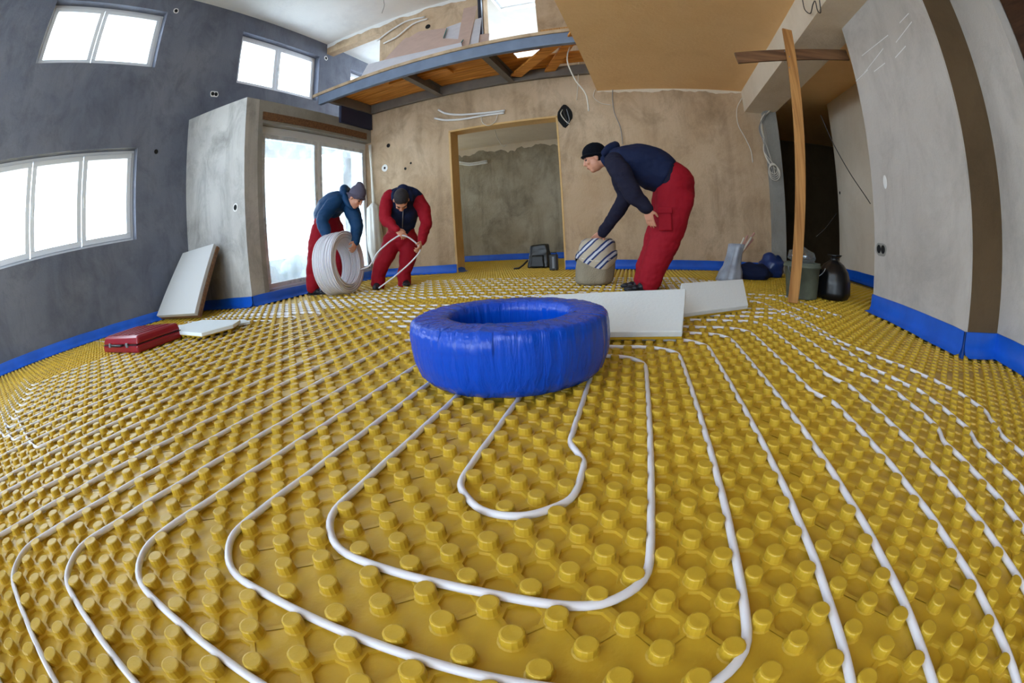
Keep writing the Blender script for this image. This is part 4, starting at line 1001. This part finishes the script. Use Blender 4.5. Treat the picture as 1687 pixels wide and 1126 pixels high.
for k in range(3): mb = MB(); mb.tube(catmull([p + Vector((-.03 + .03 * k, -.004, .1)), p + Vector((-.05 + .05 * k, -.05, .02)), p + Vector((.03 * k, -.03, -.08)), p + Vector((.06 - .02 * k, -.02, -.14))], 6), .007, seg=6); mb.build('wire', [m_cable, m_cabled, m_grey][k], t, smooth=True)
settle(t, p)
# torn protective sheet bunched beside the balcony door
pc = Vector((XB + .10, YB - .14, 0)); zt_ = onY(617, 337, YB - .1).z
t = thing('plastic_sheet', 'bunched dirty plastic sheet hanging in the corner between balcony door and back wall', 'sheet')
mb = MB(); mb.lathe(dense([(.05, .20), (.10, .30), (.15, .5), (.13, .75), (.10, zt_ - .05), (.05, zt_), (.02, zt_ + .03)], .03), 30, pc, fn=lambda p, a, i: Vector((p.x * (1 + .35 * noise.noise(Vector((math.cos(a) * 3, math.sin(a) * 3, p.z * 1.4)))), p.y * .8 * (1 + .35 * noise.noise(Vector((math.cos(a) * 3 + 5, math.sin(a) * 3, p.z * 1.4)))), p.z))); mb.build('bunched_part', M('dirty_film', (198, 194, 186), .45, bump=.4, bscale=12), t, smooth=True)
mb = MB(); mb.tube([pc + Vector((-.03, .05, zt_)), pc + Vector((-.05, .06, 1.9)), pc + Vector((-.06, .05, 2.3))], [(.03, .008), (.02, .008), (.03, .008)], seg=8); mb.build('hanging_strip', m_cable, t, smooth=True); settle(t, Vector((pc.x, pc.y, .2)))
# chalky trowel marks on the right wall stub
mb = MB()
for a, b in (((1420, 92), (1463, 58)), ((1476, 70), (1502, 36)), ((1424, 120), (1455, 80)), ((1475, 95), (1492, 76)), ((1410, 134), (1430, 115)), ((1440, 118), (1458, 104)), ((1482, 38), (1497, 22))):
    p, q = onX(*a, XP - .0005), onX(*b, XP - .0005); mb.bar(p, q, .006, .002, up=(1, 0, 0))
mb.ball(onX(1458, 300, XP), (.003, .03, .05)); struct(mb.build('trim_6', m_white))
# pale bags standing outside on the terrace
for i, (px, X) in enumerate(((428, -5.3), (492, -5.1))):
    b_ = onX(px, 440, X); c = Vector((X, b_.y, .0)); mb = MB()
    mb.lathe(dense([(.1, 0), (.3, .0), (.36, .08), (.35, .3), (.27, .48), (.12, .56), (.03, .58)], .04), 26, c, fn=lambda p, a, i: Vector((p.x * (1 + .15 * noise.noise(p * 4 + Vector((a * .5, 0, 0)))), p.y * (1 + .15 * noise.noise(p * 4)), p.z)))
    o = mb.build('terrace_bag', M('pale_bag', (176, 198, 206), .7), smooth=True); tag(o, ['pale rounded bag outside the balcony door, left of two', 'pale rounded bag outside the balcony door, right of two'][i], 'bag', 'pale bags on the terrace'); link_origin(o, c)
# ------------------------------------------------------------------ people
class Fig:
    def __init__(s, x, y, z=.03):
        s.B = onZ(x, y, z); s.n = Vector((s.B.x, s.B.y, 0)).normalized(); s.e = Vector((s.n.y, -s.n.x, 0)); s.z = Vector((0, 0, 1))
    def at(s, x, y, d=0): return onP(x, y, s.B + s.n * d, s.n)
    def dirv(s, e, n, z): return (s.e * e + s.n * n + s.z * z).normalized()
def chain(mb, pts, rad, side, seg=16):
    P = catmull(pts, 5); k = len(pts) - 1; R_ = []
    for i in range(len(P)):
        t = min(i / 5, k - 1e-6); j = int(t); f = t - j; a, b = rad[j], rad[j + 1]
        a = a if hasattr(a, '__len__') else (a, a); b = b if hasattr(b, '__len__') else (b, b)
        R_.append((a[0] * (1 - f) + b[0] * f, a[1] * (1 - f) + b[1] * f))
    mb.tube(P, R_, seg=seg, side=side)
    for c, r in ((P[0], R_[0]), (P[-1], R_[-1])): mb.ball(c, min(r) * .96, 10)
def hand(mb, wr, d, nrm, thumb, curl, L=1.0):
    d = d.normalized(); nrm = (nrm - d * nrm.dot(d)).normalized(); s = d.cross(nrm)
    mb.tube([wr - d * .02, wr + d * .02 * L, wr + d * .06 * L, wr + d * .095 * L], [(.026, .020), (.034, .017), (.043, .016), (.041, .013)], seg=12, side=s)
    for k, (o, ln) in enumerate(((.031, .068), (.0105, .078), (-.0105, .073), (-.031, .056))):
        p = wr + d * (.088 * L) + s * o; a = 0; P = [p - d * .01, p]
        for j, f in enumerate((.42, .33, .25)):
            a += curl * (.8 if j == 0 else 1.0) * (1 + .06 * k); P.append(P[-1] + (d * math.cos(a) + nrm * math.sin(a)) * ln * f * L + s * (o * .12 * f))
        mb.tube(P, [.0095, .0093, .0088, .0082, .0065], seg=8); mb.ball(P[-1], .0068, 8)
    p = wr + d * .022 * L + s * thumb * .028; q = p + (d * .6 + s * thumb * .62 + nrm * .35).normalized() * .042; r_ = q + (d * .85 + s * thumb * .15 + nrm * .45).normalized() * .034
    mb.tube([p, q, r_], [.014, .0115, .0085], seg=8); mb.ball(r_, .0088, 8)
def head(mb, c, fwd, up, k=1.0):
    fwd = fwd.normalized(); up = (up - fwd * up.dot(fwd)).normalized(); s = fwd.cross(up); R_ = Matrix((fwd, s, up)).transposed()
    P = lambda f, q, u: c + (fwd * f + s * q + up * u) * k
    S = lambda *r: tuple(v * k for v in r)
    mb.ball(P(-.005, 0, .032), S(.098, .077, .092), 20, rot=R_); mb.ball(P(.022, 0, -.035), S(.070, .062, .078), 18, rot=R_)
    mb.ball(P(.055, 0, -.092), S(.030, .032, .024), 12, rot=R_); mb.ball(P(.040, 0, -.062), S(.048, .05, .04), 12, rot=R_)
    mb.ball(P(.078, 0, .022), S(.022, .052, .015), 12, rot=R_)
    mb.tube([P(.088, 0, .015), P(.104, 0, -.012), P(.112, 0, -.028), P(.094, 0, -.034)], [.009 * k, .011 * k, .014 * k, .012 * k], seg=8)
    for q in (-1, 1):
        mb.ball(P(.072, q * .038, -.02), S(.022, .022, .022), 10, rot=R_)
        mb.ball(P(-.005, q * .079, -.008), S(.019, .009, .032), 10, rot=R_)
    mb.ball(P(.088, 0, -.058), S(.012, .024, .006), 10, rot=R_); mb.ball(P(.086, 0, -.070), S(.012, .022, .007), 10, rot=R_)
    return P, R_, S
def face_parts(P, R_, S, parent, brow=None):
    for q in (-1, 1):
        mb = MB(); mb.ball(P(.0835, q * .032, .002), S(.010, .013, .008), 10, rot=R_); mb.build('eye', m_eye, parent, smooth=True)
        if brow:
            mb = MB(); mb.tube([P(.094, q * .014, .020), P(.094, q * .034, .026), P(.082, q * .052, .020)], .004, seg=6); mb.build('eyebrow', brow, parent, smooth=True)
    mb = MB(); mb.ball(P(.0955, 0, -.064), S(.006, .022, .0075), 10, rot=R_); mb.build('mouth', m_lip, parent, smooth=True)
def beanie(P, R_, S, mat, parent, tall=0, name='beanie'):
    mb = MB(); mb.ball(P(-.010, 0, .056), S(.107, .089, .086 + tall * .4), 22, rot=R_); mb.ball(P(-.034, 0, .006), S(.080, .086, .062), 18, rot=R_)
    if tall:
        mb.ball(P(-.03, 0, .125), S(.062, .058, .055), 16, rot=R_); mb.ball(P(-.052, .0, .15), S(.042, .05, .035), 14, rot=R_)
    mb.tube([P(-.010 + .105 * math.cos(a), .087 * math.sin(a), .014 + .026 * math.cos(a)) for a in np.linspace(0, 2 * PI, 30)[:-1]], [(.011, .026)] * 29, closed=True, seg=10, side=None)
    return mb.build(name, mat, parent, remesh=.007, soft=3, wrinkle=.0015, wscale=60)
def shoe(F, heel, toe, parent, h=.085, wd=.05, mat=m_boot):
    heel, toe = Vector(heel), Vector(toe); heel.z = toe.z = .027; d = (toe - heel); L = d.length; d.normalize(); s = d.cross(Vector((0, 0, 1))); mb = MB()
    q = lambda f, z: heel + d * (L * f) + Vector((0, 0, z))
    for f, ww, hh in ((.02, .036, .075), (.14, .042, .095), (.32, .044, .10), (.5, .046, .075), (.7, .050, .055), (.88, .044, .045), (.97, .030, .032)):
        mb.ball(q(f, hh * .5), (L * .13, ww, hh * .5), 12, rot=Matrix((d, s, Vector((0, 0, 1)))).transposed())
    mb.tube([q(.14, .08), q(.14, .17)], [.05, .052], seg=12)
    u = mb.build('shoe', mat, parent, remesh=.008, soft=4)
    mb = MB(); mb.tube([q(-.03, .009), q(.1, .009), q(.35, .009), q(.7, .009), q(.95, .009), q(1.04, .009)], [(.03, .011), (.044, .011), (.043, .011), (.053, .011), (.042, .011), (.015, .011)], seg=12, side=s); mb.build('sole', m_black, u, smooth=True)
    return u

# ---- man bending over the sack on the right
def man_right():
    F = Fig(1066, 476); t = thing('person', 'person in dark navy jacket, black knit cap and red trousers bent over the striped sack', 'person', 'workers in the room'); A = F.at
    hc = A(981, 261, 0); fw = F.dirv(-.92, -.12, -.30); up = F.dirv(-.32, 0, .95)
    bo = MB(); P, R_, S = head(bo, hc, fw, up, 1.02)
    chain(bo, [A(985, 268), A(1000, 264), A(1016, 264)], [.052, .055, .07], F.n)
    chain(bo, [A(1010, 264), A(1050, 268), A(1085, 280), A(1108, 298)], [(.12, .09), (.15, .13), (.14, .13), (.14, .13)], F.n)
    legs = []
    for d, o in ((-.10, 2), (.11, -6)):
        L = [A(1111 + o, 318, d), A(1104 + o, 362, d), A(1088 + o, 408, d), A(1074 + o, 442, d), A(1068 + o, 468, d)]; legs.append(L)
        chain(bo, [L[0].lerp(L[1], .3)] + L[1:], [.06, .07, .062, .055, .042], F.n)
    s1, e1, w1 = A(1013, 268, -.19), A(1045, 323, -.30), A(1066, 344, -.30)
    h1 = A(1072, 368, -.275); chain(bo, [s1, A(1030, 296, -.25), e1, A(1057, 335, -.31), w1], [.055, .05, .042, .038, .028], F.n)
    hand(bo, w1, h1 - w1, F.dirv(.5, .85, -.1), 1, .12)
    s2, e2, w2 = A(1018, 276, .19), A(1029, 328, .22), A(1014, 371, .10)
    tgt = SACK_TOP + Vector((-.01, -.02, .0)); dd = (tgt - w2); w2 = tgt - dd.normalized() * .12
    chain(bo, [s2, A(1026, 304, .23), e2, w2.lerp(e2, .45), w2], [.055, .05, .042, .036, .028], F.n)
    hand(bo, w2, tgt - w2, F.dirv(-.5, 0, -.6), -1, .35)
    body = bo.build('body', m_skin, t, remesh=.0062, soft=2)
    face_parts(P, R_, S, body, m_hair); beanie(P, R_, S, m_beaniek, body)
    # jacket body with hood, sleeves as a part of their own
    mb = MB(); chain(mb, [A(1004, 259), A(1022, 264), A(1050, 270), A(1076, 279), A(1098, 291)], [(.13, .085), (.215, .135), (.22, .178), (.20, .200), (.19, .165)], F.n, 22)
    mb.build('jacket', m_navy, t, remesh=.011, soft=3, wrinkle=.011, wscale=6)
    mb = MB(); chain(mb, [A(995, 252, -.10), A(1006, 243, -.06), A(1014, 241, 0), A(1006, 243, .08), A(995, 254, .11)], [.03, .038, .045, .038, .03], F.e); chain(mb, [A(993, 262, -.09), A(1003, 274, -.10), A(1014, 284, -.12)], [.028, .03, .02], F.e)
    mb.build('hood', m_navy, t, remesh=.009, soft=3, wrinkle=.005, wscale=12)
    mb = MB(); chain(mb, [A(1092, 286), A(1104, 302)], [(.198, .15), (.185, .14)], F.n); 
    mb.build('hem', m_darkn, t, remesh=.011, soft=2)
    for nm, C_, r in (('sleeve', [A(1011, 266, -.16), s1.lerp(e1, .25) - F.n * .03, s1.lerp(e1, .6) - F.n * .04, e1, e1.lerp(w1, .5), w1], [.088, .092, .078, .073, .062, .048]), ('sleeve', [A(1020, 274, .15), s2.lerp(e2, .45), e2, e2.lerp(w2, .5), w2], [.085, .082, .074, .062, .05])):
        mb = MB(); chain(mb, C_, r, F.n); mb.build(nm, m_darkn, t, remesh=.010, soft=2, wrinkle=.010, wscale=9)
    mb = MB(); chain(mb, [A(1096, 292), A(1110, 302), A(1110, 326)], [(.17, .15), (.185, .185), (.185, .165)], F.n, 20)
    for L in legs: chain(mb, [L[0].lerp(A(1111, 312), .4), L[1], L[2], L[3], L[4]], [(.125, .165), (.118, .148), (.108, .128), (.10, .112), (.098, .104)], F.n, 18)
    mb.ball(A(1123, 302, 0), (.12, .15, .13), 16)
    tr = mb.build('trousers', m_red, t, remesh=.011, soft=3, wrinkle=.013, wscale=6)
    p = A(1096, 362, -.235); mb = MB(); mb.bar(p + F.z * .09, p - F.z * .09, .11, .02, up=F.n); mb.build('cargo_pocket', m_red, tr, remesh=.008, soft=3, wrinkle=.004, wscale=14)
    mb = MB(); p = p + F.z * .075 - F.n * .012; mb.bar(p + F.z * .025, p - F.z * .025, .118, .018, up=F.n); mb.build('pocket_flap', m_red, tr, bevel=.004)
    shoe(F, legs[0][4] + F.e * .06, legs[0][4] - F.e * .20 - F.n * .05, t); shoe(F, legs[1][4] + F.e * .06, legs[1][4] - F.e * .20 - F.n * .02, t)
    return settle2(t, F.B)
def settle2(root, p):
    root.location = p; m = Matrix.Translation(-Vector(p))
    def go(o):
        for c in o.children:
            c.data.transform(m); go(c)
    go(root); return root
man_right()

# ---- man holding the roll of white pipe
F1 = Fig(525, 485); F2 = Fig(644, 472)
def man_roll():
    F = F1; t = thing('person', 'person in blue jacket and grey knit hat holding up the big white pipe roll', 'person', 'workers in the room'); A = F.at
    hc = A(586, 326, -.32); fw = F.dirv(.55, -.45, -.62); up = F.dirv(.38, -.25, .85)
    bo = MB(); P, R_, S = head(bo, hc, fw, up, 1.03)
    chain(bo, [hc + F.dirv(-.6, .3, -.6) * .05, A(574, 329, -.2), A(565, 331, -.12)], [.05, .055, .07], F.n)
    chain(bo, [A(566, 331, -.12), A(552, 336, -.06), A(542, 350, 0), A(539, 368, 0)], [(.13, .09), (.15, .11), (.14, .12), (.13, .12)], F.n)
    L1 = [A(530, 376, -.02), A(523, 396, -.04), A(518, 424, -.04), A(515, 450, 0), A(516, 474, .02)]; L2 = [A(551, 376, .05), A(556, 400, 0), A(556, 424, .02), A(556, 448, .12), A(556, 470, .18)]
    for L in (L1, L2): chain(bo, L, [.085, .08, .06, .05, .04], F.n)
    s1, e1, w1 = A(550, 333, -.24), A(531, 363, -.30), A(539, 391, -.34); hd1 = A(543, 401, -.36)
    s2, e2, w2 = A(581, 344, -.18), A(588, 376, -.30), A(586, 398, -.42); hd2 = A(583, 408, -.46)
    for s_, e_, w_ in ((s1, e1, w1), (s2, e2, w2)): chain(bo, [s_, s_.lerp(e_, .5), e_, e_.lerp(w_, .5), w_], [.055, .05, .042, .036, .028], F.n)
    hand(bo, w1, hd1 - w1, F.dirv(.7, .4, 0), 1, .55); hand(bo, w2, hd2 - w2, F.dirv(-.6, .5, -.1), -1, .55)
    body = bo.build('body', m_skin, t, remesh=.0065, soft=2)
    face_parts(P, R_, S, body, m_hair); beanie(P, R_, S, m_beanieg, body, tall=.05)
    mb = MB(); chain(mb, [A(572, 329, -.17), A(562, 332, -.12), A(551, 336, -.06), A(541, 347, 0), A(537, 360, 0)], [(.12, .095), (.20, .13), (.21, .165), (.195, .175), (.18, .165)], F.n, 20)
    mb.build('jacket', m_blue, t, remesh=.012, soft=3, wrinkle=.013, wscale=6)
    mb = MB(); chain(mb, [A(566, 318, -.24), A(567, 312, -.12), A(572, 314, .0), A(577, 322, .06)], [.05, .06, .05, .035], F.e); chain(mb, [A(568, 326, -.27), A(575, 338, -.30), A(582, 346, -.28)], [.04, .035, .02], F.e); mb.build('hood', m_blue, t, remesh=.010, soft=3, wrinkle=.006, wscale=10)
    for C_, r in (([A(556, 330, -.2), s1.lerp(e1, .4), e1, e1.lerp(w1, .5), w1], [.092, .09, .085, .07, .05]), ([A(574, 338, -.15), s2.lerp(e2, .4), e2, e2.lerp(w2, .5), w2], [.092, .088, .078, .068, .052])):
        mb = MB(); chain(mb, C_, r, F.n); mb.build('sleeve', m_blue, t, remesh=.011, soft=2, wrinkle=.012, wscale=8)
    mb = MB(); chain(mb, [A(537, 358), A(539, 372), A(540, 384)], [(.155, .16), (.17, .175), (.16, .17)], F.n, 18)
    for L in (L1, L2): chain(mb, [L[0], L[1], L[2], L[3], L[4]], [.125, .112, .098, .090, .088], F.n, 16)
    mb.build('trousers', m_red, t, remesh=.012, soft=3, wrinkle=.012, wscale=7)
    shoe(F, L1[4] - F.e * .05 + F.n * .03, L1[4] + F.e * .17 - F.n * .14, t, mat=m_boot); shoe(F, L2[4] - F.e * .04 + F.n * .03, L2[4] + F.e * .16 - F.n * .14, t)
    settle2(t, F.B); return w1, hd1, w2, hd2
W1_, H1_, W2_, H2_ = man_roll()
# roll of white pipe
def roll():
    F = F1; RO, RI, WD = .365, .26, .27
    ax = (F.e * .80 - F.n * .60 + Vector((0, 0, .06))).normalized(); c = F.at(559, 438, -.40); c.z = .03 + RO * .985
    s = ax.cross(Vector((0, 0, 1))).normalized(); u = s.cross(ax)
    t = thing('pipe_roll', 'big roll of white heating pipe held upright by the man in the grey hat', 'pipe coil')
    rr = random.Random(2); nl = 5; nw = 14
    for q in range(nl):
        mb = MB()
        for k in range(nw):
            r = RI + (RO - RI) * (q + .5) / nl; off = -WD / 2 + WD * (k + .5 + .25 * (q % 2)) / nw; ph = rr.uniform(0, 6)
            pts = [c + ax * (off + .006 * math.sin(a * 2 + ph)) + (s * math.cos(a) + u * math.sin(a)) * (r + .005 * math.sin(a * 3 + ph)) for a in np.linspace(0, 2 * PI, 49)[:-1]]
            mb.tube(pts, .0096, closed=True, seg=8)
        mb.build('winding', m_pipe, t, smooth=True, fix=False)
    A2 = F2.at; e = c + ax * (WD / 2) + (s * math.cos(-.5) + u * math.sin(-.5)) * (RI + .05)
    e0 = c + ax * (WD / 2 - .01) + (s * math.cos(-1.3) + u * math.sin(-1.3)) * (RO - .02)
    sg = 1 if s.dot(F.e) > 0 else -1
    st = [c + ax * (WD * .3) + (s * (sg * math.cos(a)) + u * math.sin(a)) * (RO - .03) for a in (-1.1, -.75, -.4)]
    P = st + [A2(609, 438, -.50), A2(621, 418, -.55), A2(634, 405, -.57), A2(647, 395, -.58), A2(661, 388, -.59), A2(677, 394, -.58), A2(692, 411, -.55), A2(678, 431, -.50), A2(652, 454, -.42), A2(624, 475, -.34)]
    P[-1].z = max(.036, P[-1].z); mb = MB(); mb.tube(catmull(P, 9), .0088, seg=8); mb.build('loose_end', m_pipe, t, smooth=True, fix=False)
    settle(t, Vector((c.x, c.y, .03)))
roll()
# ---- man in the vest bending towards the camera
def man_vest():
    F = F2; t = thing('person', 'person in dark vest over red overalls bowing down bareheaded to guide the loose pipe', 'person', 'workers in the room'); A = F.at
    hc = A(661, 330, -.50); fw = F.dirv(-.03, -.40, -.92); up = F.dirv(.0, -.92, .40)
    bo = MB(); P, R_, S = head(bo, hc, fw, up, 1.04)
    chain(bo, [A(662, 326, -.42), A(663, 322, -.33), A(664, 322, -.24)], [.052, .058, .08], F.e)
    chain(bo, [A(664, 323, -.26), A(664, 342, -.16), A(662, 368, 0), A(660, 388, .08)], [(.15, .09), (.17, .11), (.14, .12), (.13, .12)], F.e)
    L1 = [A(647, 392, .06), A(640, 414, .02), A(630, 434, -.01), A(623, 452, .0), A(623, 470, .0)]; L2 = [A(673, 392, .06), A(673, 414, .02), A(670, 434, .0), A(666, 450, .02), A(666, 468, .03)]
    for L in (L1, L2): chain(bo, L, [.085, .08, .06, .05, .04], F.e)
    s1, e1, w1 = A(636, 326, -.27), A(636, 362, -.36), A(653, 379, -.55); hd1 = A(663, 386, -.58)
    s2, e2, w2 = A(693, 332, -.27), A(702, 364, -.36), A(695, 398, -.52); hd2 = A(692, 408, -.55)
    for s_, e_, w_ in ((s1, e1, w1), (s2, e2, w2)): chain(bo, [s_, s_.lerp(e_, .5), e_, e_.lerp(w_, .5), w_], [.055, .05, .042, .036, .028], F.e)
    hand(bo, w1, hd1 - w1, F.dirv(.1, .6, -.6), 1, .6); hand(bo, w2, hd2 - w2, F.dirv(-.7, .2, 0), -1, .6)
    body = bo.build('body', m_skin, t, remesh=.0065, soft=2)
    face_parts(P, R_, S, body, m_hair)
    mb = MB(); mb.ball(P(-.012, 0, .046), S(.101, .082, .084), 22, rot=R_); mb.ball(P(-.045, 0, .0), S(.066, .074, .07), 16, rot=R_); mb.build('hair', m_hair, body, remesh=.006, soft=2, wrinkle=.001, wscale=60)
    mb = MB(); chain(mb, [A(664, 317, -.32), A(664, 325, -.25), A(664, 340, -.17), A(663, 358, -.08), A(662, 373, -.03)], [(.17, .10), (.235, .125), (.235, .15), (.185, .15), (.16, .135)], F.e, 22)
    v = mb.build('vest', m_navy, t, remesh=.012, soft=3, wrinkle=.011, wscale=7)
    mb = MB(); chain(mb, [A(648, 328, -.44), A(650, 318, -.36), A(662, 312, -.30), A(675, 318, -.36), A(677, 330, -.44)], [.026, .034, .04, .034, .026], F.n); mb.build('collar', m_navy, v, remesh=.009, soft=3)
    mb = MB(); mb.tube([A(664, 348, -.335), A(663.5, 360, -.245), A(663, 375, -.175)], .006, seg=6); mb.build('zip', m_grey, v, smooth=True)
    for C_, r in (([A(643, 323, -.24), s1.lerp(e1, .35), e1, e1.lerp(w1, .5), w1], [.085, .08, .07, .06, .047]), ([A(686, 327, -.24), s2.lerp(e2, .35), e2, e2.lerp(w2, .5), w2], [.085, .08, .07, .06, .048])):
        mb = MB(); chain(mb, C_, r, F.e); mb.build('sleeve', m_red, t, remesh=.011, soft=2, wrinkle=.011, wscale=8)
    mb = MB(); chain(mb, [A(662, 368, -.02), A(661, 382, .05), A(661, 396, .06)], [(.15, .13), (.175, .15), (.17, .15)], F.e, 18)
    for L in (L1, L2): chain(mb, [L[0], L[1], L[2], L[3], L[4]], [.118, .108, .098, .088, .086], F.e, 16)
    mb.build('trousers', m_red, t, remesh=.012, soft=3, wrinkle=.012, wscale=7)
    for L, o in ((L1, -.03), (L2, .03)): shoe(F, L[4] + F.n * .07, L[4] - F.n * .20 + F.e * o, t)
    settle2(t, F.B)
man_vest()

# ------------------------------------------------------------------ daylight portals in the openings
portal('portal_low', (X1 - .30, .565, 1.83), (3.55, 1.3), (1, 0, 0))
portal('portal_upper_left', (X1 - .30, 1.36, 4.295), (2.2, 1.05), (1, 0, 0))
portal('portal_upper_right', (X1 - .30, 5.255, 4.26), (2.15, 1.08), (1, 0, 0))
portal('portal_balcony', (X1 - .5, 4.75, 1.25), (2.6, 2.5), (1, 0, 0))
for i, h in enumerate(FILL_HOLES): portal('portal_front_%d' % i, ((h[0] + h[1]) / 2, YF - .28, (h[2] + h[3]) / 2), (h[1] - h[0], h[3] - h[2]), (0, 1, 0))
portal('portal_far_room', (-5.25, 7.6, 1.5), (1.8, 1.4), (1, 0, 0))
